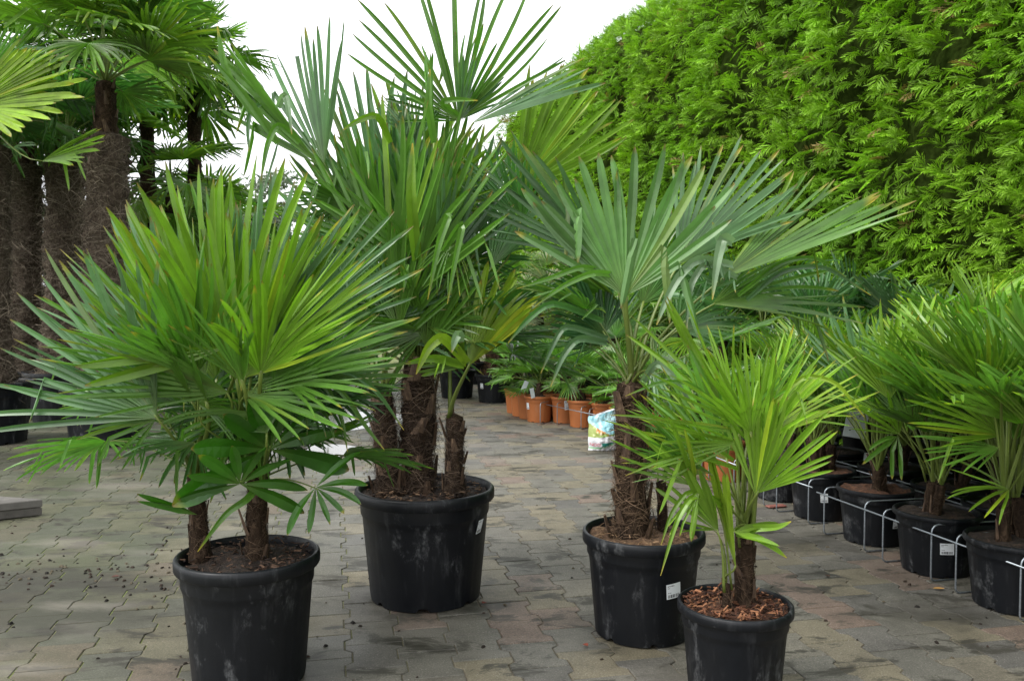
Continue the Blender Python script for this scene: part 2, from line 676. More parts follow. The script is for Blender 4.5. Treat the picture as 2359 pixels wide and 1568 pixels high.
for (_, _, c, vi, fl) in far:
    v, q, tq = PAV[vi]
    s = -1 if fl > 0.5 else 1
    vv = np.c_[s * (v[:, 0] * cy - v[:, 1] * sy) + c[0], s * (v[:, 0] * sy + v[:, 1] * cy) + c[1], v[:, 2] + random.uniform(-0.0015, 0.0015)]
    acc.add(vv, q, tq)
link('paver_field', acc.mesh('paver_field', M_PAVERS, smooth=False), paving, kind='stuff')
# the same paving, too far off to tell the blocks apart
me = mesh_np('far_paving', [(-60, 14.2, -0.006), (40, 14.2, -0.006), (60, 90, -0.006), (-90, 90, -0.006)], np.array([[0, 1, 2, 3]]), M_PAVERS)
link('far_paving', me, paving)


def blob(cx, cy_, rx, ry, seed, n=48, ang=0.0):
    rs = np.random.RandomState(seed)
    th = np.linspace(0, 2 * np.pi, n, endpoint=False)
    r = 1 + sum(rs.uniform(-0.22, 0.22) / k * 1.3 * np.cos(k * th + rs.uniform(0, 6.28)) for k in range(1, 9))
    x, y = rx * r * np.cos(th), ry * r * np.sin(th)
    return np.c_[cx + x * math.cos(ang) - y * math.sin(ang), cy_ + x * math.sin(ang) + y * math.cos(ang)]


m_water, t_, b_, _o = mat('puddle_water')
b_.inputs['Base Color'].default_value = (0.09, 0.085, 0.075, 1)
b_.inputs['Roughness'].default_value = 0.06
b_.inputs['IOR'].default_value = 1.33
nn = noise_tex(t_, 14, 2, 0.5, world_pos(t_))
bump(t_, b_, nn.outputs[0], 0.04, 0.004)
for (px, py, rx, ry, sd) in ((735, 968, 1.05, 0.85, 3), (690, 1040, 0.5, 0.32, 8)):
    c = G(px, py)
    o2 = blob(c[0], c[1], rx, ry, sd)
    v = np.c_[o2, np.full(len(o2), 0.0052)]
    v = np.vstack([v, [[c[0], c[1], 0.0052]]])
    n = len(o2)
    f = np.array([(n, j, (j + 1) % n) for j in range(n)])
    link('puddle', mesh_np('puddle', v, f, m_water, smooth=False), kind='structure', label='shallow puddle reflecting the white sky')

# ------------------------------------------------------------------ hedge
HX0, HSL = 5.0, -0.25
HA = nrm(np.array((HSL, 1.0, 0)))                # along the hedge
HN = np.array((-HA[1], HA[0], 0))                # out of its face, towards the yard


def spray_template(seed):
    """one flat cypress spray: an axis with side twigs and scale-leaf lobes"""
    rs = np.random.RandomState(seed)
    V, T = [], []

    def lobe(p, d, l, w):
        nrm_ = np.array((-d[1], d[0]))
        i = len(V)
        V.extend([p, p + d * l * 0.45 + nrm_ * w, p + d * l, p + d * l * 0.45 - nrm_ * w])
        T.append((i, i + 3, i + 2)); T.append((i, i + 2, i + 1))

    K = 6
    for k in range(K):
        t = 0.12 + 0.8 * k / K + rs.uniform(-0.03, 0.03)
        L = 0.46 * (1 - t) ** 0.7 + 0.12
        for s in (-1, 1):
            a = R(rs.uniform(34, 52)) * s
            d = np.array((math.sin(a), math.cos(a)))
            p = np.array((rs.uniform(-0.02, 0.02), t + 0.03 * s))
            l = L * rs.uniform(0.8, 1.15)
            lobe(p, d, l, 0.024)
            for f in (0.4, 0.72):
                a2 = a + R(rs.uniform(-48, 48))
                d2 = np.array((math.sin(a2), math.cos(a2)))
                q0 = p + d * l * f
                n2 = np.array((-d2[1], d2[0])) * 0.02
                i = len(V)
                V.extend([q0 - n2, q0 + n2, q0 + d2 * l * 0.46])
                T.append((i, i + 1, i + 2))
    lobe(np.array((0, 0.0)), np.array((0, 1.0)), 1.05, 0.03)
    v = np.array(V)
    z = -0.32 * v[:, 1] ** 2 - 0.35 * np.abs(v[:, 0]) ** 1.5 + rs.uniform(-0.02, 0.02, len(v))
    return np.c_[v, z], np.array(T)


SPRAYS = [spray_template(s) for s in range(5)]


def scatter_sprays(pos, out, size, rs, cols, up=0.25, jit=0.5):
    """copies spray templates onto points; returns verts, tris, colours"""
    n = len(pos)
    ax = nrm(out + np.array((0, 0, up)) + rs.normal(0, jit, (n, 3)))
    nr = nrm(np.array((0, 0, 1.0)) + 0.6 * out + rs.normal(0, 0.55, (n, 3)))
    sx = nrm(np.cross(ax, nr))
    nr = np.cross(sx, ax)
    which = rs.randint(0, len(SPRAYS), n)
    VV, TT, CC, off = [], [], [], 0
    for k, (sv, stt) in enumerate(SPRAYS):
        ii = np.where(which == k)[0]
        if not len(ii):
            continue
        v = pos[ii, None] + size[ii, None, None] * (sv[None, :, 0:1] * sx[ii, None] + sv[None, :, 1:2] * ax[ii, None] + sv[None, :, 2:3] * nr[ii, None])
        m = len(sv)
        TT.append((stt[None] + (np.arange(len(ii)) * m)[:, None, None] + off).reshape(-1, 3))
        VV.append(v.reshape(-1, 3))
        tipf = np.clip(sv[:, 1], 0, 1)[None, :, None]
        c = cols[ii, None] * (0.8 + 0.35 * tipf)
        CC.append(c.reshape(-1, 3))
        off += len(ii) * m
    return np.concatenate(VV), np.concatenate(TT), np.concatenate(CC)


def hedge_height(s):
    return 5.75 + 0.03 * s + 0.12 * math.sin(s * 0.9) + 0.08 * math.sin(s * 2.3 + 1)


def hedge_surface(s, z, h):
    """distance of the face in front of the hedge's mean plane"""
    top = max(0.0, (z - (h - 1.3)) / 1.3)
    p = Vector((s * 0.9, z * 0.75, 3.1))
    p2 = Vector((s * 2.6, z * 2.1, 8.7))
    d = 0.24 * noise.noise(p) + 0.2 * noise.noise(p2) + 0.11 * noise.noise(Vector((s * 6, z * 5, 1.7)))
    return d - 0.85 * top ** 2.4 - 0.012 * z


def build_hedge():
    rs = np.random.RandomState(11)
    root = thing('hedge', 'tall clipped bright green conifer hedge behind the rows of potted palms', 'hedge', (HX0 + 6 * HSL, 6, 0))
    r0 = np.array(root.location)
    # twiggy core: one dark sheet added behind the sprays to block light
    ns, nz = 110, 34
    ss = np.linspace(-5, 22.5, ns)
    V = []
    for s in ss:
        h = hedge_height(s)
        for z in np.linspace(0, h, nz):
            d = hedge_surface(s, z, h) - 0.24
            p = HA * s + HN * d + np.array((0, 0, z * 0.985))
            V.append(p)
        V.append(HA * s - HN * 1.9 + np.array((0, 0, h * 0.9)))
        V.append(HA * s - HN * 2.0)
    m = nz + 2
    q = [(i * m + j, (i + 1) * m + j, (i + 1) * m + j + 1, i * m + j + 1) for i in range(ns - 1) for j in range(m - 1)]
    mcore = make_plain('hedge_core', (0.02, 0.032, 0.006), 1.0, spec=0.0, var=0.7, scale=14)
    link('light_block_core', mesh_np('light_block_core', np.array(V), np.array(q), mcore), root)
    # sprays
    pts, outs, sizes, cols = [], [], [], []
    n = 0
    while n < 38500:
        s = rs.uniform(-1.2, 22.6)
        if rs.rand() > (1.0 if s < 6.5 else 0.5):
            continue
        h = hedge_height(s)
        z = rs.uniform(0.0, 1.0) * h
        p = hedge_surface(s, z, h)
        e = 0.08
        ds = (hedge_surface(s + e, z, h) - hedge_surface(s - e, z, h)) / (2 * e)
        dz = (hedge_surface(s, z + e, h) - hedge_surface(s, z - e, h)) / (2 * e)
        o = nrm(HN - HA * ds * 0.6 - np.array((0, 0, dz * 0.8)))
        dep = -0.2 * rs.rand() ** 1.15 + (0.1 * rs.rand() if rs.rand() < 0.06 else 0)
        pts.append(HA * s + HN * (p + dep) + np.array((0, 0, z)))
        outs.append(o)
        sizes.append(rs.uniform(0.085, 0.142 if rs.rand() < 0.6 else 0.205) * (1.0 if s < 6.5 else 1.25))
        hue = noise.noise(Vector((s * 0.55, z * 0.55, 9.0)))
        fine = np.clip(rs.normal(0, 0.26), -0.6, 0.6)
        c = np.array((0.185, 0.37, 0.016)) * (1 + fine)
        if hue > 0.05:
            c = c * (1 - hue * 0.9) + np.array((0.22, 0.38, 0.03)) * hue * 0.9
        else:
            c = c * (1 + hue * 0.5) + np.array((0.08, 0.22, 0.03)) * (-hue * 0.5)
        if rs.rand() < 0.016 + (0.2 if (abs(s - 1.6) < 0.9 and abs(z - 2.6) < 0.7) else 0):
            c = np.array((0.26, 0.19, 0.06))
        cols.append(c)
        n += 1
    # the top
    for _ in range(2400):
        s = rs.uniform(-2, 22.6)
        h = hedge_height(s)
        w = rs.rand()
        pts.append(HA * s + HN * (-0.95 - 0.9 * w) + np.array((0, 0, h - 0.05 + 0.1 * rs.rand())))
        outs.append(np.array((0, 0, 1.0)))
        sizes.append(rs.uniform(0.16, 0.3))
        cols.append(np.array((0.14, 0.29, 0.02)) * (1 + rs.normal(0, 0.1)))
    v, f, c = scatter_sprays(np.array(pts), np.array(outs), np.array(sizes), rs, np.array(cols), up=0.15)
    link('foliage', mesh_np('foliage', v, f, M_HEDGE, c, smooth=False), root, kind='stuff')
    root.location = Vector(r0)
    # the parts were laid out round the foot of the hedge: move them there
    off = np.array((HX0, 0, 0)) - r0
    for ch in root.children:
        ch.location = Vector(off)


build_hedge()

# ------------------------------------------------------------------ palms
BLUE = np.array((0.112, 0.218, 0.092))
MID = np.array((0.1, 0.228, 0.028))
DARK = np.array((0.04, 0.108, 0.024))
LIME = np.array((0.175, 0.325, 0.022))
YEL = np.array((0.245, 0.38, 0.024))
TIPY = np.array((0.45, 0.33, 0.03))
TIPB = np.array((0.13, 0.07, 0.035))


def fan(hub, u, w, Rr, span, nseg, rs, split=0.45, droop=0.12, cup=0.3, kink=0.1, tipy=0.25, wid=1.0, col=MID, shape=0.32, prof=None, fold=0.75):
    """a fan leaf: pleated in its inner part, free blade segments beyond, each with a keel"""
    u = nrm(u)
    w = nrm(w - u * np.dot(w, u))
    v = np.cross(w, u)
    th = np.linspace(-span / 2, span / 2, nseg)
    dl = span / max(nseg - 1, 1) if nseg > 1 else R(9)
    th_j = th + rs.normal(0, dl * 0.12, nseg)
    th = th + rs.normal(0, dl * 0.16, nseg)
    ln = Rr * (1 - shape * (np.abs(th) / (span / 2 + 1e-6)) ** 1.7 * min(1, span / 2.4)) * rs.uniform(0.84, 1.05, nseg)
    rr = np.array([0.015, 0.16, 0.32, split, split + 0.07, 0.62, 0.72, 0.81, 0.89, 0.95, 1.0]) if split < 0.52 else \
        np.array([0.015, 0.16, 0.32, 0.45, split, split + 0.05, 0.75, 0.83, 0.9, 0.95, 1.0])
    nr_ = len(rr)
    isp = 3 if split < 0.52 else 4
    spl = split * rs.uniform(0.9, 1.1, nseg)
    dirs = np.cos(th)[:, None] * u + np.sin(th)[:, None] * v + (cup * np.abs(np.sin(th)) ** 1.3)[:, None] * w
    dirs = nrm(dirs)
    tans = -np.sin(th_j)[:, None] * u + np.cos(th_j)[:, None] * v
    drp = droop * rs.uniform(0.4, 1.7, nseg)
    kinked = rs.rand(nseg) < max(kink, 0.035)
    kr = rs.uniform(0.52, 0.85, nseg)
    side = rs.normal(0, 0.1, nseg)
    tw = rs.normal(0, 0.5, nseg)
    g = np.array((0, 0, -1.0))
    p = hub + dirs * (rr[0] * ln)[:, None]
    C = [p]
    D = [dirs]
    for j in range(1, nr_):
        f = max(0.0, rr[j] - 0.28) ** 1.4 * 2.2
        d = dirs + g * (drp * f)[:, None] + tans * (side * f)[:, None]
        kk = kinked & (rr[j] > kr)
        d = np.where(kk[:, None], 0.35 * dirs + 1.1 * g + 0.2 * tans * np.sign(side)[:, None], d)
        d = nrm(d)
        p = p + d * ((rr[j] - rr[j - 1]) * ln)[:, None]
        C.append(p)
        D.append(d)
    C = np.stack(C, 1)
    D = np.stack(D, 1)
    hw = np.zeros((nseg, nr_))
    base = np.tan(dl / 2) * ln * wid
    taper = prof or (lambda x: 1.0 - 0.1 * x - 0.36 * x ** 4 - 0.42 * x ** 12)
    for j in range(nr_):
        if j <= isp:
            hw[:, j] = base * rr[j] * (1.14 if j < isp else 1.04)
        else:
            x = (rr[j] - rr[isp]) / (1 - rr[isp])
            hw[:, j] = base * rr[isp] * taper(x)
    T = np.repeat(tans[:, None], nr_, 1)
    T = T - D * (T * D).sum(-1, keepdims=True)
    T = nrm(T)
    Nn = np.cross(D, T)
    an = tw[:, None] * np.clip((rr - rr[isp]) / (1 - rr[isp]), 0, 1)[None] ** 1.2
    T2 = T * np.cos(an)[..., None] + Nn * np.sin(an)[..., None]
    N2 = np.cross(D, T2)
    fo = fold * hw
    E1 = C - T2 * hw[..., None] + N2 * (fo * 0.5)[..., None]
    E2 = C + T2 * hw[..., None] + N2 * (fo * 0.5)[..., None]
    K = C - N2 * (fo * 0.5)[..., None]
    verts = np.stack([E1, K, E2], 2).reshape(-1, 3)
    ii = np.arange(nseg)[:, None, None] * (nr_ * 3)
    jj = np.arange(nr_ - 1)[None, :, None] * 3
    kk = np.arange(2)[None, None, :]
    a = ii + jj + kk
    q = np.stack([a, a + 1, a + 4, a + 3], -1).reshape(-1, 4)
    # colour
    sv = rs.normal(1, 0.14, nseg)[:, None, None] * (1 + (rs.rand(nseg) < 0.045)[:, None, None] * np.array((0.55, 0.15, 0.05)))
    c = np.broadcast_to(col, (nseg, nr_, 3)) * sv
    pale = np.clip(1 - rr / 0.3, 0, 1)[None, :, None] * 0.45
    c = c * (1 - pale) + np.array((0.19, 0.25, 0.07)) * pale
    ty = np.where(rs.rand(nseg) < tipy, rs.uniform(0.02, 0.085, nseg), 0.0) + 0.012
    y = np.clip((rr[None] - (1 - ty[:, None])) / (ty[:, None] * 0.6), 0, 1)[..., None]
    brown = np.clip((rr[None] - (1 - ty[:, None] * 0.45)) / (ty[:, None] * 0.4), 0, 1)[..., None]
    c = c * (1 - y * 0.85) + TIPY * y * 0.85
    c = c * (1 - brown * 0.75) + TIPB * brown * 0.75
    cc = np.repeat(c[:, :, None], 3, 2)
    cc = cc * np.array((1.0, 1.12, 1.0))[None, None, :, None]      # the midrib is paler
    return verts, q, cc.reshape(-1, 3)


def petiole_mesh(a, hub, u, r0, r1, rs, off, green=None):
    dist = np.linalg.norm(hub - a)
    upw = nrm(hub - a)
    c1 = a + (upw * 0.6 + np.array((0, 0, 0.6))) * dist * 0.35
    c2 = hub - nrm(u + upw) * dist * 0.3
    pts = bez(a, c1, c2, hub + nrm(u) * 0.012, 9)
    v, q, t = tube(pts - off, np.linspace(r0, r1, 9), 6, flat=0.6)
    g = np.array((0.14, 0.19, 0.035)) if green is None else green
    n = len(v)
    c = np.broadcast_to(g, (n, 3)).copy()
    k = np.repeat(np.linspace(0, 1, 9), 6)
    c[:54] *= (0.75 + 0.35 * k)[:, None]
    return mesh_np('petiole', v, [q, t], M_PET, c)


def hero_leaf(root, crown, spec, Yb, rs):
    """spec: hub pixel, hub depth offset, tip pixel, tip depth offset, plus keywords"""
    (hx, hy, dh, tx, ty, dt), kw = spec
    kw = dict(kw)
    span = R(kw.pop('span', 120))
    roll = R(kw.pop('roll', 0))
    nseg = kw.pop('n', max(5, int(math.degrees(span) / 5.2)))
    pet = kw.pop('pet', 0.008)
    off = np.array(root.location)
    hub = P(hx, hy, Yb + dh)
    tip = P(tx, ty, Yb + dt)
    u = nrm(tip - hub)
    Rr = np.linalg.norm(tip - hub)
    to_cam = nrm(np.array((0, 0, CAM_H)) - hub)
    w = nrm(to_cam - u * np.dot(to_cam, u))
    s = np.cross(w, u)
    w = w * math.cos(roll) + s * math.sin(roll)
    cr = np.array(crown) + np.array((rs.uniform(-0.025, 0.025), rs.uniform(-0.025, 0.025), rs.uniform(-0.05, 0.02)))
    v, q, c = fan(hub - off, u, w, Rr, span, nseg, rs, **kw)
    o = link('leaf', mesh_np('leaf', v, q, M_LEAF, c, smooth=False), root)
    if pet:
        link('petiole', petiole_mesh(cr, hub, u, pet * 1.35, pet * 0.75, rs, off), o)
    return o


def trunk_parts(root, base, top, r0, r1, rs, nfib=500, nboot=8, hairy=0.02, tmat=None, fcol=((0.03, 0.018, 0.011), (0.15, 0.1, 0.062)), flen=0.10, bw=0.022, green_boot=0.15, lean=0.0):
    off = np.array(root.location)
    base, top = np.asarray(base, float), np.asarray(top, float)
    H = np.linalg.norm(top - base)
    nr_, ns = max(10, int(H / 0.035)), 22
    ax = (top - base) / H
    e1 = nrm(np.cross(ax, (0, 1.0, 0.01)))
    e2 = np.cross(ax, e1)

    def rad(t):
        return r0 + (r1 - r0) * t + r0 * 0.32 * np.exp(-t * 8)

    V = []
    for i in range(nr_ + 1):
        t = i / nr_
        c = base + ax * H * t
        for j in range(ns):
            a = 2 * math.pi * j / ns
            k = 1 + (0.16 * noise.noise(Vector((0.3 * math.cos(a), t * H * 2.1 + r0 * 57, 4.2))) if tmat else 0) + 0.22 * noise.noise(Vector((math.cos(a) * 1.6, math.sin(a) * 1.6, t * H * 9 + r0 * 91))) + 0.2 * noise.noise(Vector((math.cos(a) * 4, math.sin(a) * 4, t * H * 26 + r0 * 31))) + 0.05 * rs.normal()
            V.append(c + rad(t) * k * (math.cos(a) * e1 + math.sin(a) * e2) - off)
    q = [(i * ns + j, i * ns + (j + 1) % ns, (i + 1) * ns + (j + 1) % ns, (i + 1) * ns + j) for i in range(nr_) for j in range(ns)]
    V.append(top + ax * r1 * 0.5 - off)
    t3 = [(nr_ * ns + j, nr_ * ns + (j + 1) % ns, len(V) - 1) for j in range(ns)]
    tr = link('trunk', mesh_np('trunk', np.array(V), [np.array(q), np.array(t3)], tmat or M_TRUNK), root)
    # fibres
    if nfib:
        K = 6
        a0 = rs.uniform(0, 2 * np.pi, nfib)
        t0 = rs.uniform(-0.02, 1.0, nfib)
        l = flen * rs.uniform(0.4, 1.5, nfib)
        slope = rs.normal(0.2, 0.9, nfib)
        k = np.linspace(0, 1, K)[None]
        r_ = rad(np.clip(t0, 0, 1))[:, None] * 1.03 + hairy * (rs.uniform(0, 1, nfib)[:, None] ** 2 * (0.2 + 1.3 * k ** 1.5) + 0.12 * np.sin(k * 6 + rs.uniform(0, 6, nfib)[:, None]))
        sg = np.where(rs.rand(nfib) < 0.5, -1, 1)[:, None]
        aa = a0[:, None] + sg * (l * np.cos(slope))[:, None] * k / r_ + 0.1 * np.sin(k * 5 + rs.uniform(0, 6, nfib)[:, None])
        zz = t0[:, None] * H + (l * np.sin(slope))[:, None] * k - 0.35 * l[:, None] * k ** 2
        pos = base + zz[..., None] * ax + r_[..., None] * (np.cos(aa)[..., None] * e1 + np.sin(aa)[..., None] * e2) - off
        wd = (0.0006 + 0.0009 * rs.rand(nfib) ** 3)[:, None, None] * (1 - 0.6 * k)[..., None] * (1 + 6 * r0)
        wv = nrm(ax + 0.4 * rs.normal(0, 1, (nfib, 1, 3)))
        A_, B_ = pos - wv * wd, pos + wv * wd
        v = np.stack([A_, B_], 2).reshape(-1, 3)
        b = (np.arange(nfib)[:, None] * K * 2 + np.arange(K - 1)[None] * 2)
        f = np.stack([b, b + 1, b + 3, b + 2], -1).reshape(-1, 4)
        m = rs.rand(nfib)[:, None] ** 2.2
        c = np.array(fcol[0]) * (1 - m) + np.array(fcol[1]) * m
        c = np.repeat(c, K * 2, 0)
        link('fibre', mesh_np('fibre', v, f, M_FIBRE, c), tr, kind='stuff')
    # stubs of cut leaves
    for b in range(nboot):
        a = b * 2.4 + rs.uniform(-0.3, 0.3)
        t = (b + 0.5) / nboot * 0.95
        o_ = math.cos(a) * e1 + math.sin(a) * e2
        s_ = np.cross(ax, o_)
        L = rs.uniform(0.6, 1.7) * (0.045 + 0.55 * r0)
        wb = bw * rs.uniform(0.7, 1.2)
        c0 = base + ax * (t * H) + o_ * rad(t) * 1.03
        d = nrm(ax * 1.0 + o_ * rs.uniform(0.05, 0.35) + s_ * rs.normal(0, 0.2))
        rows = []
        for kk, (f_, ww, th_) in enumerate(((0, 1.0, 0.9), (0.5, 0.75, 0.7), (1.0, 0.55, 0.5))):
            cc = c0 + d * L * f_
            for sx, sy_ in ((-1, 0), (0, 1), (1, 0), (0, -1)):
                rows.append(cc + s_ * sx * wb * ww + o_ * sy_ * wb * 0.42 * th_)
        rows = np.array(rows) - off
        q = [(i * 4 + j, i * 4 + (j + 1) % 4, (i + 1) * 4 + (j + 1) % 4, (i + 1) * 4 + j) for i in range(2) for j in range(4)] + [(8, 9, 10, 11)]
        link('leaf_base', mesh_np('leaf_base', rows, np.array(q), M_BOOT, smooth=False), root)
    return tr


def strap(root, pts, width, col, fold=0.6, tip=0.1, tipc=None, name='leaf_blade'):
    """one long blade segment, bent or hanging; pts: pixel x, y and distance from the camera"""
    off = np.array(root.location)
    K = np.array([P(*p) for p in pts])
    n = 4 * (len(K) - 1) + 1
    tk = np.linspace(0, 1, len(K))
    t = np.linspace(0, 1, n)
    C = np.stack([np.interp(t, tk, K[:, i]) for i in range(3)], 1)
    for _ in range(2):
        C[1:-1] = 0.25 * C[:-2] + 0.5 * C[1:-1] + 0.25 * C[2:]
    D = nrm(np.gradient(C, axis=0))
    to_cam = nrm(np.array((0, 0, CAM_H)) - C)
    S = nrm(np.cross(D, to_cam))
    tw = np.linspace(-0.3, 0.5, n)[:, None]
    Nn = np.cross(S, D)
    S2 = S * np.cos(tw) + Nn * np.sin(tw)
    N2 = np.cross(S2, D)
    hw = 0.5 * width * (0.75 + 0.25 * np.clip(t / 0.2, 0, 1)) * (1 - 0.3 * t - 0.6 * t ** 5)
    hw = hw[:, None]
    v = np.stack([C - S2 * hw, C - N2 * hw * fold, C + S2 * hw], 1).reshape(-1, 3) - off
    b = np.arange(n - 1)[:, None] * 3 + np.arange(2)[None]
    q = np.stack([b, b + 1, b + 4, b + 3], -1).reshape(-1, 4)
    y = np.clip((t - (1 - tip)) / tip, 0, 1)[:, None]
    c = np.asarray(col) * (1 - y) + (TIPY if tipc is None else np.asarray(tipc)) * y
    return link(name, mesh_np(name, v, q, M_LEAF, np.repeat(c, 3, 0), smooth=False), root)


# leaf library for the palms further back: petiole along +Y from the origin, blade beyond it, face up
def lib_leaf(seed, span, pl, droop, cup, kink, tipy, split=0.42, bend=-18, nseg=None, wid=1.0):
    rs = np.random.RandomState(seed)
    hub = np.array((0, pl, 0.02))
    u = np.array((0, math.cos(R(bend)), math.sin(R(bend))))
    w = np.array((0, -math.sin(R(bend)), math.cos(R(bend))))
    nseg = nseg or int(math.degrees(math.radians(span)) / 6.6)
    v, q, c = fan(hub, u, w, 1.0, R(span), nseg, rs, split=split, droop=droop, cup=cup, kink=kink, tipy=tipy, col=np.array((1.0, 1.0, 1.0)) * 0.1, wid=wid)
    # neutral base colour: the object's own colour gives the green
    c = c / 0.1
    yel = np.array((0.19, 0.25, 0.07)) / 0.1
    pts = bez(np.zeros(3), np.array((0, pl * 0.35, 0.06)), hub - u * pl * 0.25, hub + u * 0.02, 8)
    v2, q2, t2 = tube(pts, np.linspace(0.019, 0.011, 8), 5, flat=0.6)
    n1 = len(v)
    vv = np.vstack([v, v2])
    cols = np.vstack([np.clip(c, 0, 5.0), np.broadcast_to((0.13, 0.18, 0.035), (len(v2), 3))])
    faces = [np.vstack([q, q2 + n1]), t2 + n1]
    mi = [0] * len(q) + [1] * len(q2) + [1] * len(t2)
    return mesh_np('leaf', vv, faces, [M_LEAF, M_PET], cols, midx=mi, smooth=False)


LIB = [lib_leaf(100 + k, sp, pl, dr, cu, ki, ty, bend=bd) for k, (sp, pl, dr, cu, ki, ty, bd) in enumerate((
    (170, 0.9, 0.10, 0.15, 0.08, 0.25, -14), (200, 1.05, 0.16, 0.12, 0.12, 0.3, -22), (150, 0.8, 0.06, 0.2, 0.05, 0.2, -6),
    (215, 1.1, 0.25, 0.08, 0.2, 0.3, -30), (130, 0.85, 0.05, 0.25, 0.03, 0.25, 0), (185, 0.95, 0.2, 0.12, 0.15, 0.35, -20)))]
LIBU = [lib_leaf(300 + k, sp, pl, dr, cu, ki, ty, bend=bd, nseg=n, split=0.4) for k, (sp, pl, dr, cu, ki, ty, bd, n) in enumerate((
    (95, 0.95, 0.05, 0.35, 0.02, 0.2, -8, 15), (120, 1.1, 0.08, 0.3, 0.04, 0.3, -16, 18), (80, 0.8, 0.04, 0.4, 0.0, 0.15, 0, 13), (140, 1.0, 0.12, 0.25, 0.08, 0.3, -24, 20), (110, 1.25, 0.08, 0.3, 0.05, 0.25, -30, 17)))]
LIBT = [lib_leaf(200 + k, sp, pl, dr, cu, ki, ty, split=0.5, bend=bd, nseg=n) for k, (sp, pl, dr, cu, ki, ty, bd, n) in enumerate((
    (230, 0.9, 0.28, 0.1, 0.22, 0.2, -28, 34), (250, 1.0, 0.4, 0.08, 0.3, 0.25, -40, 36), (200, 0.8, 0.15, 0.15, 0.12, 0.2, -18, 32), (260, 1.05, 0.5, 0.05, 0.35, 0.3, -50, 36)))]


def crown_leaves(root, crown, n, Rl, rs, lib, el_hi=80, el_lo=-10, tint=MID, tint2=LIME, az0=0.0, az_pref=None, power=0.9, tvar=0.18, skip=None):
    off = np.array(root.location)
    for i in range(n):
        f = (i + 0.5) / n
        el = R(el_hi + (el_lo - el_hi) * f ** power + rs.uniform(-8, 8))
        az = az0 + i * 2.39996 + rs.uniform(-0.35, 0.35)
        if skip is not None and skip(az, el):
            continue
        u = np.array((math.cos(az) * math.cos(el), math.sin(az) * math.cos(el), math.sin(el)))
        w = nrm(np.array((0, 0, 1.0)) - u * u[2] + rs.normal(0, 0.16, 3))
        if el > R(72):
            w = nrm(-np.array((math.cos(az), math.sin(az), 0)) + rs.normal(0, 0.2, 3))
        w = nrm(w - u * np.dot(u, w))
        x = np.cross(u, w)
        s = Rl * rs.uniform(0.82, 1.12) * (0.8 if f < 0.08 else 1.0)
        M = Matrix(((x[0] * s, u[0] * s, w[0] * s, 0), (x[1] * s, u[1] * s, w[1] * s, 0), (x[2] * s, u[2] * s, w[2] * s, 0), (0, 0, 0, 1)))
        o = link('leaf', lib[rs.randint(len(lib))], root)
        M.translation = Vector(np.array(crown) - off)
        o.matrix_local = M
        k = np.clip(rs.normal(0.35, 0.35), 0, 1)
        c = (tint * (1 - k) + tint2 * k) * (1 + rs.normal(0, tvar))
        o.color = (*np.clip(c, 0.005, 0.6), 1)


# ------------------------------------------------------------------ pots
def lathe(profile, ns, zmod=None, rmod=None):
    V = []
    for (r, z) in profile:
        for j in range(ns):
            a = 2 * math.pi * j / ns
            rr = r if rmod is None else r * rmod(a, z)
            zz = z if zmod is None else zmod(a, z)
            V.append((rr * math.cos(a), rr * math.sin(a), zz))
    q = [(i * ns + j, i * ns + (j + 1) % ns, (i + 1) * ns + (j + 1) % ns, (i + 1) * ns + j) for i in range(len(profile) - 1) for j in range(ns)]
    return np.array(V), np.array(q)


POT_CACHE = {}


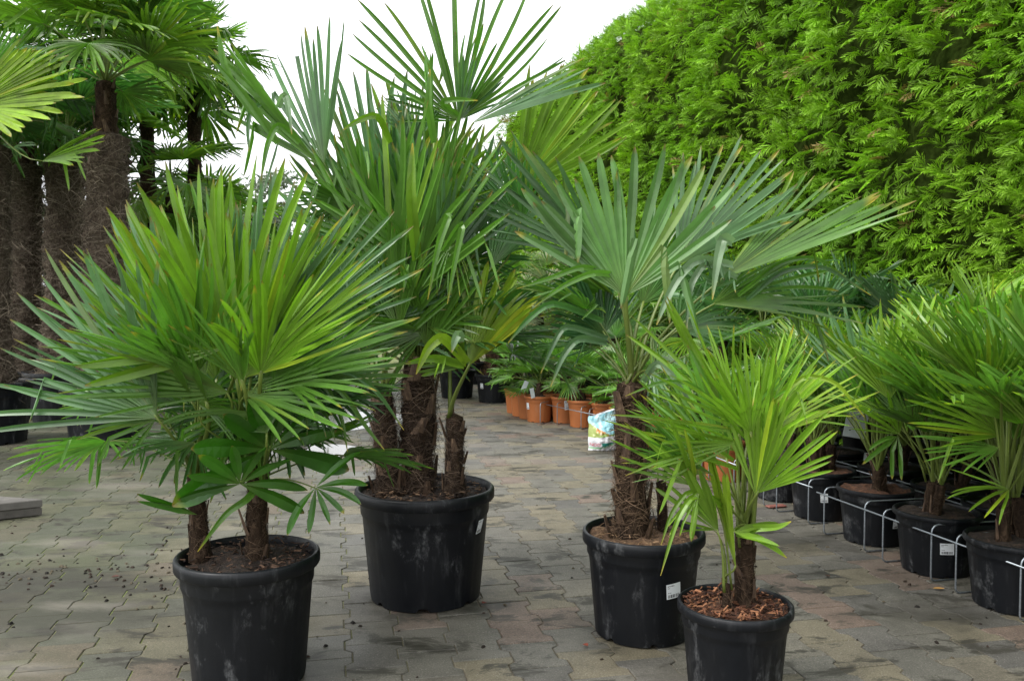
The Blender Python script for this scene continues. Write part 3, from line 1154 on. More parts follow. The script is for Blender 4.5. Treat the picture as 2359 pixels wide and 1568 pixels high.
def pot_meshes(r, h, m, soil_m, detail, lip, key):
    k = (round(r, 3), round(h, 3), m.name, soil_m.name, detail, key)
    if k in POT_CACHE:
        return POT_CACHE[k]
    ns = 96 if detail else 40
    rb = r * 0.775
    rw = r * 0.925
    notch = 7 if detail else 0

    def zmod(a, z):
        if notch and z < 0.004:
            f = (a * notch / (2 * math.pi)) % 1.0
            if f < 0.16:
                return z + h * 0.032
        return z

    def rmod(a, z):
        if detail and 0.03 * h < z < 0.72 * h:
            f = (a * 22 / (2 * math.pi)) % 1.0
            return 1 + (0.011 if f < 0.12 else 0.0)
        return 1.0

    lh = h * lip
    prof = [(rb * 0.9, 0.012), (rb * 0.975, 0.0), (rb, 0.002), (rb * 1.004, h * 0.036), (rb * 1.012, h * 0.07)]
    for t in (0.3, 0.5, 0.7):
        prof.append((rb + (rw * 0.955 - rb) * t / 0.75, h * t))
    prof += [(rw * 0.965, h * 0.755), (rw * 0.985, h * 0.775), (rw * 0.992, h * 0.79), (rw, h - lh)]
    body = mesh_np('wall', *lathe(prof, ns, zmod, rmod), m, sharp=35)
    rim_p = [(rw * 0.995, h - lh * 0.98), (r * 0.985, h - lh), (r, h - lh * 0.86), (r * 1.002, h - lh * 0.4), (r * 0.995, h - lh * 0.12), (r * 0.975, h), (r * 0.95, h + 0.001), (r * 0.925, h - lh * 0.12),
             (r * 0.91, h - lh * 0.5), (r * 0.895, h - 0.16 * h)]
    rs = np.random.RandomState(int(r * 1000) + key)
    ph = rs.uniform(0, 6.28, 2)
    rim = mesh_np('rim', *lathe(rim_p, ns, None, lambda a, z: 1 + 0.006 * math.sin(2 * a + ph[0]) + 0.003 * math.sin(5 * a + ph[1])), m, sharp=40)
    # soil
    V, q = [], []
    K = 9 if detail else 5
    sn = 40 if detail else 20
    sz = h - lh * 0.78
    for i in range(K + 1):
        rr = r * 0.9 * i / K
        for j in range(sn):
            a = 2 * math.pi * j / sn
            x, y = rr * math.cos(a), rr * math.sin(a)
            V.append((x, y, sz + 0.03 * r / 0.25 * noise.noise(Vector((x * 9 + key, y * 9, 3))) + 0.012 * noise.noise(Vector((x * 33, y * 33, key))) + 0.022 * (1 - i / K)))
    for i in range(K):
        for j in range(sn):
            q.append((i * sn + j, (i + 1) * sn + j, (i + 1) * sn + (j + 1) % sn, i * sn + (j + 1) % sn))
    soil = mesh_np('soil', np.array(V), np.array(q), soil_m)
    POT_CACHE[k] = (body, rim, soil)
    return POT_CACHE[k]


def chips(parent, r, z, n, rs, pal, size=0.012):
    acc = Acc()
    for _ in range(n):
        a, d = rs.uniform(0, 6.28), r * math.sqrt(rs.rand())
        c = np.array((d * math.cos(a), d * math.sin(a), z + rs.uniform(0.0, 0.02)))
        l, w_, t_ = size * rs.uniform(0.7, 2.4), size * rs.uniform(0.3, 0.8), size * rs.uniform(0.12, 0.3)
        M = np.array(Matrix.Rotation(rs.uniform(0, 6.28), 3, 'Z') @ Matrix.Rotation(rs.normal(0, 0.35), 3, 'X') @ Matrix.Rotation(rs.normal(0, 0.3), 3, 'Y'))
        v = np.array([(-1, -1, -1), (1, -.7, -1), (1, .7, -1), (-1, 1, -1), (-1, -.8, 1), (.8, -.6, 1), (.9, .6, 1), (-.9, .8, 1)]) * np.array((l, w_, t_))
        acc.add(v @ M.T + c, np.array([(4, 5, 6, 7), (0, 1, 5, 4), (1, 2, 6, 5), (2, 3, 7, 6), (3, 0, 4, 7)]), col=np.array(pal[rs.randint(len(pal))]) * rs.uniform(0.6, 1.3))
    return link('bark_chips', acc.mesh('bark_chips', M_CHIP, smooth=False), parent, kind='stuff')


def sticker(parent, r_at, ang, z, w_, h_, roll=0.0, slope=0.0):
    n = 6
    V, U, q = [], [], []
    for i in range(n):
        for j in range(2):
            s = (i / (n - 1) - 0.5) * w_
            t = (j - 0.5) * h_
            s2, t2 = s * math.cos(roll) - t * math.sin(roll), s * math.sin(roll) + t * math.cos(roll)
            rr = r_at(z + t2) + 0.0035
            a = ang + s2 / rr
            V.append((rr * math.cos(a), rr * math.sin(a), z + t2))
            U.append((i / (n - 1), j))
    for i in range(n - 1):
        q.append((i * 2, i * 2 + 2, i * 2 + 3, i * 2 + 1))
    return link('sticker', mesh_np('sticker', np.array(V), np.array(q), M_STICK, uvs=np.array(U)), parent)


def pot(loc, r, h, label, m=None, soil_m=None, detail=False, lip=0.11, rz=0.0, group=None, key=0, stick=None, cat='plant pot'):
    m, soil_m = m or M_POT, soil_m or M_SOIL
    t = thing('plant_pot', label, cat, (loc[0], loc[1], 0.003), group)
    b, rm, s = pot_meshes(r, h, m, soil_m, detail, lip, key)
    ro = (0, 0, rz)
    link('wall', b, t, rot=ro)
    link('rim', rm, t, rot=ro)
    so = link('soil', s, t, rot=ro)
    if stick:
        ang, zf, w_, h_, roll = stick
        rb, rw = r * 0.775, r * 0.925

        def r_at(z):
            f = z / h
            return rb + (rw * 0.955 - rb) * f / 0.75 if f < 0.755 else rw
        sticker(t, r_at, ang, h * zf, w_, h_, roll)
    return t, so


# ------------------------------------------------------------------ the four palms in front
def Gx(px, py, Y):
    p = P(px, py, Y)
    return p


# --- pot 1, left front
c1 = G(575, 1558)
Y1 = c1[1]
p1, s1 = pot(c1, 0.243, 0.437, 'big scuffed black plant pot at the front left, holding two slender palms', detail=True, lip=0.1, rz=0.4, key=1)
rs = np.random.RandomState(5)
chips(s1, 0.22, 0.437 - 0.02, 260, rs, ((0.02, 0.013, 0.01), (0.05, 0.028, 0.018), (0.12, 0.07, 0.045)), 0.006)

p2c = G(980, 1369)
Y2 = p2c[1]
p2, s2 = pot(p2c, 0.31, 0.487, 'largest black plant pot in the middle, holding three hairy palm trunks', detail=True, lip=0.1, rz=1.1, key=2, stick=(R(-28), 0.7, 0.04, 0.062, 0.05))
chips(s2, 0.26, 0.487 - 0.02, 260, rs, ((0.02, 0.013, 0.01), (0.06, 0.034, 0.02), (0.16, 0.1, 0.06)), 0.007)

p3c = G(1480, 1451)
Y3 = p3c[1]
p3, s3 = pot(p3c, 0.243, 0.404, 'black plant pot with a white barcode sticker, right of the middle', soil_m=M_SOIL2, detail=True, lip=0.11, rz=2.0, key=3, stick=(R(-66), 0.55, 0.062, 0.058, 0.1))
chips(s3, 0.2, 0.404 - 0.025, 160, rs, ((0.1, 0.06, 0.03), (0.15, 0.09, 0.05), (0.22, 0.14, 0.08)), 0.0055)

p4c = G(1690, 1604)
Y4 = p4c[1]
p4, s4 = pot(p4c, 0.188, 0.318, 'smallest front plant pot, black with reddish bark mulch, at the bottom edge', soil_m=M_SOIL3, detail=True, lip=0.1, rz=0.2, key=4)
chips(s4, 0.16, 0.318 - 0.014, 520, rs, ((0.06, 0.024, 0.013), (0.13, 0.052, 0.026), (0.22, 0.1, 0.05), (0.03, 0.014, 0.009)), 0.0068)


def L(hx, hy, dh, tx, ty, dt, **kw):
    return ((hx, hy, dh, tx, ty, dt), kw)


def hero(name_label, Yb, base_px, top_px, r0, r1, leaves, seed, nfib=420, nboot=7, dY=0.0, fill=0, fillR=0.4, fcol=None, hairy=0.02, bw=0.02, tint=MID, tint2=LIME, lo=0, hi=75, skip=None):
    rs = np.random.RandomState(seed)
    Yp = Yb + dY
    b = P(base_px[0], base_px[1], Yp)
    t = P(top_px[0], top_px[1], Yp)
    root = thing('fan_palm', name_label, 'palm', tuple(b))
    kw = {}
    if fcol:
        kw['fcol'] = fcol
    trunk_parts(root, b - np.array((0, 0, 0.03)), t, r0, r1, rs, nfib=nfib, nboot=nboot, hairy=hairy, bw=bw, **kw)
    for sp in leaves:
        hero_leaf(root, t, sp, Yp, rs)
    if fill:
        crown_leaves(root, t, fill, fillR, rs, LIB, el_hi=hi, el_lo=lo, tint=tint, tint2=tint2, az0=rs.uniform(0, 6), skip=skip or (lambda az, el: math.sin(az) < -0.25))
    return root


# palm 1a: taller left stem of pot 1
hero('slender palm with a broad bluish fan reaching left, left stem in the front left pot', Y1, (463, 1268), (450, 1085), 0.03, 0.028, [
    L(362, 962, -0.26, 55, 640, -0.3, span=100, roll=32, droop=0.04, kink=0.0, col=BLUE, n=19, wid=1.02, tipy=0.15, shape=0.1, split=0.38, pet=0.007, cup=0.2),
    L(365, 958, -0.22, 40, 800, -0.15, span=34, roll=62, droop=0.1, kink=0.0, col=BLUE * 0.9, n=7, wid=1.02, tipy=0.3, split=0.35, pet=0.0),
    L(358, 966, -0.14, 185, 1020, -0.2, span=70, roll=30, droop=0.2, kink=0.1, col=MID, n=6, wid=0.95, tipy=0.4, split=0.3, pet=0.0),
    L(455, 900, 0.0, 205, 500, -0.1, span=58, roll=42, col=MID * 1.05, n=13, wid=1.02, tipy=0.6, kink=0.0, droop=0.03, split=0.33, cup=0.4),
    L(470, 880, -0.2, 320, 455, -0.28, span=62, roll=-42, col=LIME * 0.85, n=13, wid=1.02, tipy=0.5, kink=0.0, droop=0.04, split=0.33, cup=0.4),
    L(500, 880, 0.05, 415, 395, 0.1, span=66, roll=38, col=LIME * 0.9, n=13, wid=1.02, tipy=0.2, kink=0.0, droop=0.04, cup=0.4),
    L(440, 900, 0.15, 300, 480, 0.2, span=70, roll=35, col=BLUE, n=13, wid=1.02, tipy=0.2, kink=0.0, droop=0.04, cup=0.4),
    L(520, 800, -0.25, 172, 868, -0.42, span=9, roll=10, col=LIME * 0.9, n=2, wid=1.6, tipy=1.0, kink=0.0, droop=0.0, split=0.35, pet=0.006),
    L(430, 930, 0.12, 170, 850, 0.2, span=40, roll=58, col=DARK * 1.4, n=9, droop=0.12, kink=0.05),
    L(480, 930, -0.2, 300, 700, -0.35, span=75, roll=50, col=MID * 0.9, n=14, droop=0.08, kink=0.0, tipy=0.4, cup=0.5),
    L(455, 860, -0.2, 400, 560, -0.45, span=70, roll=-30, col=MID, n=13, wid=1.02, droop=0.12, tipy=0.6, kink=0.0, cup=0.5),
    L(440, 1010, 0.1, 350, 1050, 0.05, span=120, roll=30, col=MID, n=10, droop=0.4, kink=0.2, pet=0.005),
    L(470, 1010, 0.15, 420, 900, 0.2, span=120, roll=30, col=DARK, n=18, droop=0.2, kink=0.1, pet=0.005),
    *[L(475 + 55 * math.cos(k * 2.1), 905 + 45 * math.sin(k * 1.7), (-0.2, 0.12, -0.05, 0.2)[k % 4], 470 + ln * (1 + 0.09 * math.sin(k * 5)) * math.cos(R(an)), 900 - ln * (1 + 0.09 * math.sin(k * 5)) * math.sin(R(an)), (-0.45, 0.2, -0.2, 0.35)[k % 4], span=58, roll=(45, -40, 55, 30)[k % 4],
        col=(MID, BLUE, LIME * 0.88, MID * 0.85)[k % 4], n=12, wid=1.02, split=0.33, droop=0.09, kink=0.05, tipy=0.4, cup=0.45, pet=0.005) for k, (an, ln) in enumerate(((160, 380), (143, 420), (124, 440), (104, 450), (140, 300)))],
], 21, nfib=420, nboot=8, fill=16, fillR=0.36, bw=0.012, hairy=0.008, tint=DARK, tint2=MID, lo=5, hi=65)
# palm 1b: right stem of pot 1
hero('slender palm with an upright lime green fan, right stem in the front left pot', Y1, (592, 1292), (592, 1105), 0.036, 0.032, [
    L(530, 868, -0.05, 548, 350, 0.0, span=72, roll=8, col=LIME * 0.85, n=13, wid=1.02, droop=0.03, tipy=0.1, kink=0.0, split=0.38, shape=0.1, pet=0.009, cup=0.35),
    L(545, 880, -0.14, 455, 430, -0.22, span=52, roll=-30, col=LIME * 0.88, n=10, wid=1.02, droop=0.04, tipy=0.5, kink=0.0, cup=0.5),
    L(560, 872, 0.1, 665, 405, 0.2, span=70, roll=45, col=BLUE, n=14, wid=1.02, droop=0.04, tipy=0.15, kink=0.0, cup=0.45),
    L(575, 870, -0.05, 760, 480, -0.1, span=55, roll=-38, col=LIME * 0.85, n=11, wid=1.02, droop=0.04, tipy=0.3, kink=0.0, cup=0.5),
    L(640, 790, 0.08, 940, 530, 0.1, span=46, roll=18, col=BLUE * 1.02, n=14, wid=1.02, droop=0.02, tipy=0.9, kink=0.0, split=0.5, cup=0.3),
    L(560, 870, -0.2, 900, 660, -0.3, span=40, roll=40, col=LIME * 0.92, n=10, wid=1.02, droop=0.04, tipy=0.6, kink=0.0, split=0.34, cup=0.4),
    L(590, 880, -0.1, 965, 730, 0.0, span=52, roll=50, col=MID * 1.1, n=12, wid=1.02, droop=0.06, tipy=0.6, kink=0.05, cup=0.4),
    L(600, 890, 0.05, 950, 830, 0.15, span=55, roll=60, col=MID * 0.85, n=12, wid=1.02, droop=0.12, tipy=0.5, kink=0.05),
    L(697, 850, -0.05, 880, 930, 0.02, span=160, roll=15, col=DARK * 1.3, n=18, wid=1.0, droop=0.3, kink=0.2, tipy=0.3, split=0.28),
    L(600, 860, -0.28, 640, 600, -0.5, span=70, roll=-20, col=LIME * 0.88, n=12, wid=1.02, droop=0.1, tipy=0.4, kink=0.0, cup=0.5),
    L(560, 880, -0.3, 480, 680, -0.5, span=60, roll=40, col=MID, n=11, wid=1.02, droop=0.1, tipy=0.6, kink=0.0, cup=0.5),
    L(600, 830, 0.2, 720, 520, 0.3, span=80, roll=35, col=BLUE, n=15, wid=1.02, droop=0.05, tipy=0.2, kink=0.0, cup=0.4),
    L(621, 1034, -0.14, 635, 893, -0.2, span=215, roll=-20, col=MID * np.array((0.34, 0.56, 0.3)), n=8, wid=0.8, droop=0.08, kink=0.0, tipy=0.1, split=0.45, shape=-0.45, fold=0.5, pet=0.005, cup=0.1,
      prof=lambda x: 1 + 0.3 * math.sin(min(x, 1) * 2.6) - 1.05 * x ** 5),
    L(553, 1114, -0.2, 575, 1012, -0.26, span=215, roll=-15, col=MID * np.array((0.38, 0.6, 0.3)), n=8, wid=0.75, droop=0.2, kink=0.1, tipy=0.2, split=0.44, shape=-0.35, fold=0.5, pet=0.006, cup=0.1,
      prof=lambda x: 1 + 0.2 * math.sin(min(x, 1) * 2.6) - 1.0 * x ** 5),
    L(727, 1122, -0.06, 805, 1190, -0.12, span=165, roll=10, col=MID * np.array((0.42, 0.64, 0.3)), n=7, wid=0.6, droop=0.45, kink=0.2, tipy=0.8, split=0.4, shape=-0.2, pet=0.004, cup=0.1, fold=0.5,
      prof=lambda x: 1 + 0.2 * math.sin(min(x, 1) * 2.6) - 1.0 * x ** 5),
    L(455, 1185, -0.05, 316, 1140, -0.1, span=10, roll=60, col=MID * np.array((0.4, 0.62, 0.3)), n=2, wid=3.2, droop=0.05, kink=0.0, tipy=0.1, split=0.33, pet=0.0, cup=0.0, fold=0.3,
      prof=lambda x: 1 + 0.2 * math.sin(min(x, 1) * 2.6) - 0.9 * x ** 5),
    L(650, 1010, 0.1, 750, 1070, 0.15, span=150, roll=30, col=DARK * 1.2, n=9, wid=1.0, droop=0.5, kink=0.3, tipy=0.3, split=0.3),
    L(630, 960, 0.1, 560, 790, 0.2, span=120, roll=30, col=DARK, n=18, wid=1.02, droop=0.15, kink=0.1),
    *[L(590 + 60 * math.cos(k * 2.1), 885 + 45 * math.sin(k * 1.7), (-0.2, 0.12, -0.05, 0.2)[k % 4], 575 + ln * (0.96 + 0.1 * math.sin(k * 4)) * math.cos(R(an)), 880 - ln * (0.96 + 0.1 * math.sin(k * 4)) * math.sin(R(an)), (-0.45, 0.2, -0.2, 0.35)[k % 4], span=58, roll=(45, -40, 55, 30)[k % 4],
        col=(MID, BLUE, LIME * 0.88, MID * 0.85)[k % 4], n=12, wid=1.02, split=0.33, droop=0.09, kink=0.05, tipy=0.4, cup=0.45, pet=0.005) for k, (an, ln) in enumerate(((6, 360), (24, 390), (44, 420), (64, 440), (-12, 310), (84, 440)))],
    *[L(535 + 85 * math.cos(k * 2.4), 975 + 45 * math.sin(k * 1.9), -0.1 + 0.14 * math.sin(k * 1.3), 535 + 85 * math.cos(k * 2.4) + ln * math.cos(R(an)), 990 - 0.75 * ln * math.sin(R(an)), 0.0, span=115, roll=30, col=(DARK * 1.5, MID * 0.8, DARK * 1.2, MID * 0.95)[k % 4], n=13, wid=0.9, split=0.3,
        droop=0.3, kink=0.12, tipy=0.3, pet=0.005) for k, (an, ln) in enumerate(((60, 170), (120, 170), (165, 200), (200, 180), (230, 150), (270, 130), (-30, 150), (-60, 130), (95, 170), (20, 160), (215, 170), (180, 150)))],
], 22, nfib=480, nboot=8, fill=11, fillR=0.31, bw=0.014, hairy=0.008, tint=DARK, tint2=MID, lo=0, hi=60)

# palm 2: three trunks
FC2 = ((0.018, 0.011, 0.008), (0.19, 0.135, 0.095))
hero('tallest middle palm with the thickest hairy trunk and fans rising out of the frame', Y2, (962, 1150), (965, 850), 0.066, 0.07, [
    L(1055, 278, 0.0, 1070, -110, 0.05, span=128, roll=14, col=MID * np.array((0.85, 0.85, 0.9)), n=16, wid=0.62, split=0.36, droop=0.02, kink=0.0, tipy=0.15, shape=0.25, pet=0.011, cup=0.2),
    L(1056, 279, 0.03, 1000, 60, 0.1, span=140, roll=25, col=MID * np.array((0.7, 0.8, 0.7)), n=18, wid=0.8, split=0.42, droop=0.04, kink=0.15, tipy=0.3, pet=0.0),
    L(1056, 279, -0.02, 1130, 120, -0.05, span=70, roll=-30, col=BLUE * 0.9, n=9, wid=0.9, split=0.4, droop=0.03, kink=0.1, tipy=0.3, pet=0.0),
    L(1085, 285, -0.1, 1390, 155, -0.15, span=32, roll=55, col=BLUE, n=8, wid=1.2, split=0.5, droop=0.02, kink=0.05, tipy=0.6, pet=0.009),
    L(1190, 440, 0.1, 1395, 195, 0.15, span=66, roll=20, col=LIME * 0.8, n=20, wid=1.05, split=0.62, droop=0.02, kink=0.1, tipy=0.5, shape=0.15, pet=0.01),
    L(747, 382, 0.0, 660, 85, 0.1, span=80, roll=35, col=BLUE * 0.95, n=15, wid=0.95, split=0.42, droop=0.05, kink=0.12, tipy=0.15, shape=0.1, pet=0.01),
    L(740, 385, -0.1, 500, 130, -0.05, span=40, roll=60, col=MID, n=9, wid=1.2, split=0.5, droop=0.0, kink=0.15, tipy=0.3, pet=0.0),
    L(880, 520, 0.1, 830, 170, 0.15, span=62, roll=10, col=BLUE, n=14, wid=0.95, split=0.5, droop=0.03, kink=0.05, tipy=0.1, shape=0.12, pet=0.01),
    L(920, 540, -0.05, 905, 230, 0.0, span=55, roll=-35, col=BLUE * 1.02, n=11, wid=0.95, split=0.5, droop=0.02, kink=0.0, tipy=0.1),
    L(1000, 520, 0.1, 985, 240, 0.15, span=60, roll=20, col=MID * 0.9, n=12, wid=0.95, split=0.5, droop=0.03, kink=0.05, tipy=0.1),
    L(1080, 560, 0.1, 1170, 300, 0.2, span=60, roll=35, col=BLUE * 0.9, n=12, wid=0.95, split=0.5, droop=0.03, kink=0.05, tipy=0.2),
    L(1060, 500, 0.2, 1080, 290, 0.3, span=90, roll=10, col=LIME * 0.7, n=17, wid=0.95, split=0.5, droop=0.03, kink=0.05, tipy=0.2),
    L(820, 560, 0.1, 690, 320, 0.15, span=70, roll=40, col=MID * 0.95, n=13, wid=0.95, split=0.45, droop=0.06, kink=0.1, tipy=0.3),
    L(1130, 620, 0.0, 1250, 420, 0.1, span=60, roll=40, col=DARK * 1.9, n=12, wid=0.95, split=0.45, droop=0.06, kink=0.1, tipy=0.3),
    L(860, 600, 0.0, 770, 330, 0.0, span=60, roll=40, col=MID * 1.05, n=12, wid=0.95, split=0.5, droop=0.03, kink=0.05, tipy=0.1),
    L(960, 620, -0.15, 1000, 330, -0.2, span=50, roll=35, col=MID, n=10, wid=1.15, split=0.55, droop=0.03, kink=0.05, tipy=0.1),
    L(1010, 640, -0.1, 1110, 380, -0.15, span=60, roll=-35, col=BLUE * 0.85, n=12, wid=0.95, split=0.5, droop=0.04, kink=0.1, tipy=0.2),
    L(920, 760, -0.15, 880, 480, -0.25, span=60, roll=30, col=MID * 0.9, n=12, wid=0.95, split=0.5, droop=0.04, kink=0.0, tipy=0.1),
    L(980, 800, -0.12, 1030, 560, -0.2, span=70, roll=20, col=MID * 0.85, n=13, wid=0.95, split=0.45, droop=0.05, kink=0.05, tipy=0.1),
    L(950, 575, -0.08, 950, 290, 0.0, span=60, roll=-20, col=DARK * 1.9, n=16, wid=1.2, split=0.5, droop=0.05, kink=0.05, tipy=0.1),
    L(1000, 480, 0.08, 1140, 330, 0.0, span=100, roll=30, col=LIME * 0.85, n=20, wid=0.95, split=0.5, droop=0.05, kink=0.05, tipy=0.15),
    L(800, 470, 0.0, 640, 415, -0.05, span=110, roll=45, col=MID * 0.8, n=20, wid=1.05, droop=0.25, kink=0.2, tipy=0.4),
    L(1202, 515, 0.0, 1110, 320, -0.1, span=100, roll=25, col=DARK * 1.9, n=20, wid=0.95, droop=0.08, kink=0.1, tipy=0.3),
    L(1040, 550, -0.2, 1010, 690, -0.3, span=100, roll=10, col=MID * 1.1, n=14, wid=0.95, split=0.25, droop=0.3, kink=0.1, tipy=0.3),
    L(905, 800, -0.1, 930, 560, -0.2, span=80, roll=10, col=MID, n=15, wid=1.15, droop=0.03, kink=0.0, tipy=0.2),
    L(900, 560, 0.2, 780, 420, 0.3, span=120, roll=20, col=DARK * 1.7, n=22, droop=0.1, kink=0.1),
    L(960, 330, 0.1, 900, 190, 0.15, span=100, roll=-30, col=BLUE, n=18, wid=0.95, split=0.4, droop=0.05, kink=0.1),
    L(1080, 600, 0.2, 1200, 480, 0.3, span=140, roll=20, col=DARK * 1.7, n=26, droop=0.15, kink=0.1),
    L(820, 600, 0.15, 690, 560, 0.2, span=140, roll=30, col=MID, n=24, droop=0.25, kink=0.15, tipy=0.4),
    L(960, 640, 0.1, 1060, 470, 0.05, span=110, roll=0, col=MID * 0.8, n=22, droop=0.1, kink=0.05),
    L(1000, 330, -0.05, 985, 120, -0.05, span=16, roll=70, col=MID * np.array((0.8, 0.9, 0.8)), n=4, wid=0.95, droop=0.0, kink=0.0, split=0.6),
    *[L(935 + 60 * math.cos(k * 2.1), 640 + 90 * math.sin(k * 1.7), (-0.1, 0.15, 0.0, 0.25)[k % 4], 945 + ln * 0.8 * math.cos(R(an)), 600 - ln * math.sin(R(an)), (-0.2, 0.25, -0.1, 0.4)[k % 4], span=58, roll=(35, -40, 50, 20)[k % 4],
        col=(MID * 1.1, BLUE, MID * 0.9, LIME * 0.8)[k % 4], n=12, wid=0.95, split=0.42, droop=0.05, kink=0.08, tipy=0.2, cup=0.4, pet=0.006) for k, (an, ln) in enumerate(((150, 360), (138, 380), (125, 390), (110, 400), (98, 390), (86, 380), (74, 390), (62, 400), (50, 390), (38, 370), (165, 320), (24, 330)))],
    *[L(935 + 45 * math.cos(k * 2.1), 765 + 25 * math.sin(k * 1.7), (-0.12, 0.1, 0.0)[k % 3], 935 + 210 * math.cos(R(an)), 765 - 190 * math.sin(R(an)), (-0.22, 0.15, -0.1)[k % 3], span=80, roll=30, col=(MID * 0.85, DARK * 1.6, BLUE * 0.9)[k % 3], n=13, wid=0.95, split=0.38,
        droop=0.2, kink=0.15, tipy=0.3, pet=0.006) for k, an in enumerate((195, 172, 150, 128, 60, 35, 12, -12, 90))],
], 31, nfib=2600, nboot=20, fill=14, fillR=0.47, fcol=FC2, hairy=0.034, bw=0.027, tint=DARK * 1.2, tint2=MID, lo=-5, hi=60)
hero('middle palm with a dark shaggy trunk at the left of the largest pot', Y2, (897, 1140), (880, 905), 0.05, 0.044, [
    L(872, 745, -0.02, 790, 540, -0.05, span=100, roll=20, col=MID * 0.9, n=18, wid=1.1, droop=0.1, kink=0.1, tipy=0.3),
    L(900, 740, -0.1, 980, 560, -0.15, span=90, roll=0, col=BLUE * 0.9, n=17, wid=1.1, droop=0.08, kink=0.05, tipy=0.2),
    L(850, 800, 0.05, 700, 700, 0.1, span=120, roll=40, col=DARK * 1.3, n=22, droop=0.25, kink=0.15, tipy=0.3),
    L(880, 770, 0.15, 840, 600, 0.25, span=110, roll=10, col=DARK * 1.3, n=20, droop=0.1, kink=0.1),
], 32, nfib=1700, nboot=12, dY=-0.04, fill=6, fillR=0.4, fcol=FC2, hairy=0.03, bw=0.022, tint=DARK * 1.2, tint2=MID, lo=10, hi=65)
hero('short middle palm with a yellow-green folded fan at the right of the largest pot', Y2, (1047, 1118), (1047, 960), 0.04, 0.036, [
    L(1080, 842, -0.1, 1185, 625, -0.12, span=62, roll=30, col=YEL * 0.85, n=14, wid=1.2, split=0.68, droop=0.02, kink=0.0, tipy=0.1, shape=0.1, pet=0.011),
    L(1075, 842, -0.12, 955, 830, -0.2, span=36, roll=40, col=LIME, n=5, wid=1.4, split=0.45, droop=0.1, kink=0.3, tipy=0.3, pet=0.0),
    L(1075, 838, -0.05, 1130, 640, 0.05, span=80, roll=-25, col=LIME * 0.9, n=14, wid=1.15, split=0.6, droop=0.03, kink=0.0, tipy=0.1, pet=0.0),
    L(1035, 800, 0.05, 1030, 640, 0.1, span=100, roll=15, col=MID * 0.9, n=17, droop=0.1, kink=0.1),
], 33, nfib=1000, nboot=11, dY=-0.06, fill=0, fillR=0.33, fcol=FC2, hairy=0.014, bw=0.017, tint=DARK * 1.3, tint2=MID, lo=30, hi=70)

# palm 3
FC3 = ((0.028, 0.017, 0.01), (0.22, 0.145, 0.09))
hero('single-trunk palm with one large round fan facing the camera, in the stickered pot', Y3, (1455, 1245), (1452, 885), 0.062, 0.047, [
    L(1440, 682, -0.14, 1452, 335, -0.16, span=116, roll=0, col=np.array((0.112, 0.232, 0.066)), n=22, wid=1.08, split=0.6, droop=0.02, kink=0.05, tipy=0.08, shape=0.05, cup=0.18, fold=0.5, pet=0.010),
    L(1662, 642, -0.05, 2040, 425, 0.0, span=50, roll=52, col=MID * np.array((0.85, 0.85, 0.9)), n=16, wid=1.1, split=0.5, droop=0.0, kink=0.08, tipy=1.0, shape=0.1, pet=0.010),
    L(1655, 660, -0.12, 1640, 560, -0.2, span=120, roll=20, col=BLUE, n=6, wid=0.8, split=0.3, droop=0.2, kink=0.9, tipy=0.5, pet=0.0),
    L(1400, 610, 0.12, 1120, 345, 0.1, span=60, roll=40, col=BLUE * 0.85, n=15, wid=1.1, split=0.48, droop=0.02, kink=0.12, tipy=0.3, pet=0.008),
    L(1560, 610, 0.15, 1780, 345, 0.2, span=75, roll=30, col=BLUE * 0.9, n=18, wid=1.1, split=0.48, droop=0.02, kink=0.08, tipy=0.4, pet=0.008),
    L(1392, 768, 0.1, 1290, 620, 0.05, span=150, roll=-25, col=DARK * np.array((1.2, 1.25, 1.9)), n=26, wid=1.1, split=0.5, droop=0.06, kink=0.2, tipy=0.2, pet=0.007),
    L(1640, 700, 0.1, 1960, 655, 0.25, span=75, roll=50, col=MID * 0.7, n=18, wid=1.0, split=0.42, droop=0.15, kink=0.1, tipy=0.8, pet=0.008),
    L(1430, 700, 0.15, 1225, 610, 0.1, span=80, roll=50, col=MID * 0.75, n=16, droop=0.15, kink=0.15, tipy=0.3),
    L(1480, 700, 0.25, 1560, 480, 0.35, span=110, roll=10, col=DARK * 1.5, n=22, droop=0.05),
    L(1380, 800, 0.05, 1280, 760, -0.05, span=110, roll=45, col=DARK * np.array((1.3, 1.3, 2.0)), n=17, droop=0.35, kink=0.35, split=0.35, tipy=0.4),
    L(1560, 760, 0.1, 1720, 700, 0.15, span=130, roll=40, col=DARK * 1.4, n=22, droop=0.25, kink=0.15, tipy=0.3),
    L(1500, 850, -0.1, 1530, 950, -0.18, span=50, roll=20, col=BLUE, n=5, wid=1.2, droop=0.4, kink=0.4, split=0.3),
    L(1500, 760, -0.05, 1520, 860, -0.1, span=40, roll=30, col=MID, n=5, droop=0.3, kink=0.3, split=0.3),
], 43, nfib=2400, nboot=20, fill=8, fillR=0.4, fcol=FC3, hairy=0.034, bw=0.026, tint=DARK * 1.2, tint2=MID, lo=10, hi=60)
hero('small side palm with a thin trunk beside the single trunk in the stickered pot', Y3, (1527, 1225), (1523, 1110), 0.021, 0.018, [
    L(1530, 1075, 0.0, 1560, 920, 0.05, span=80, roll=15, col=MID, n=13, wid=1.15, droop=0.08, kink=0.0, tipy=0.2, pet=0.004),
    L(1515, 1080, 0.02, 1470, 950, 0.0, span=70, roll=25, col=MID * 0.9, n=11, wid=1.15, droop=0.1, kink=0.1, tipy=0.2, pet=0.004),
    L(1535, 1060, 0.08, 1600, 960, 0.15, span=90, roll=30, col=DARK * 1.4, n=14, droop=0.15, kink=0.1, pet=0.004),
], 42, nfib=160, nboot=5, dY=0.07, hairy=0.007, bw=0.009)

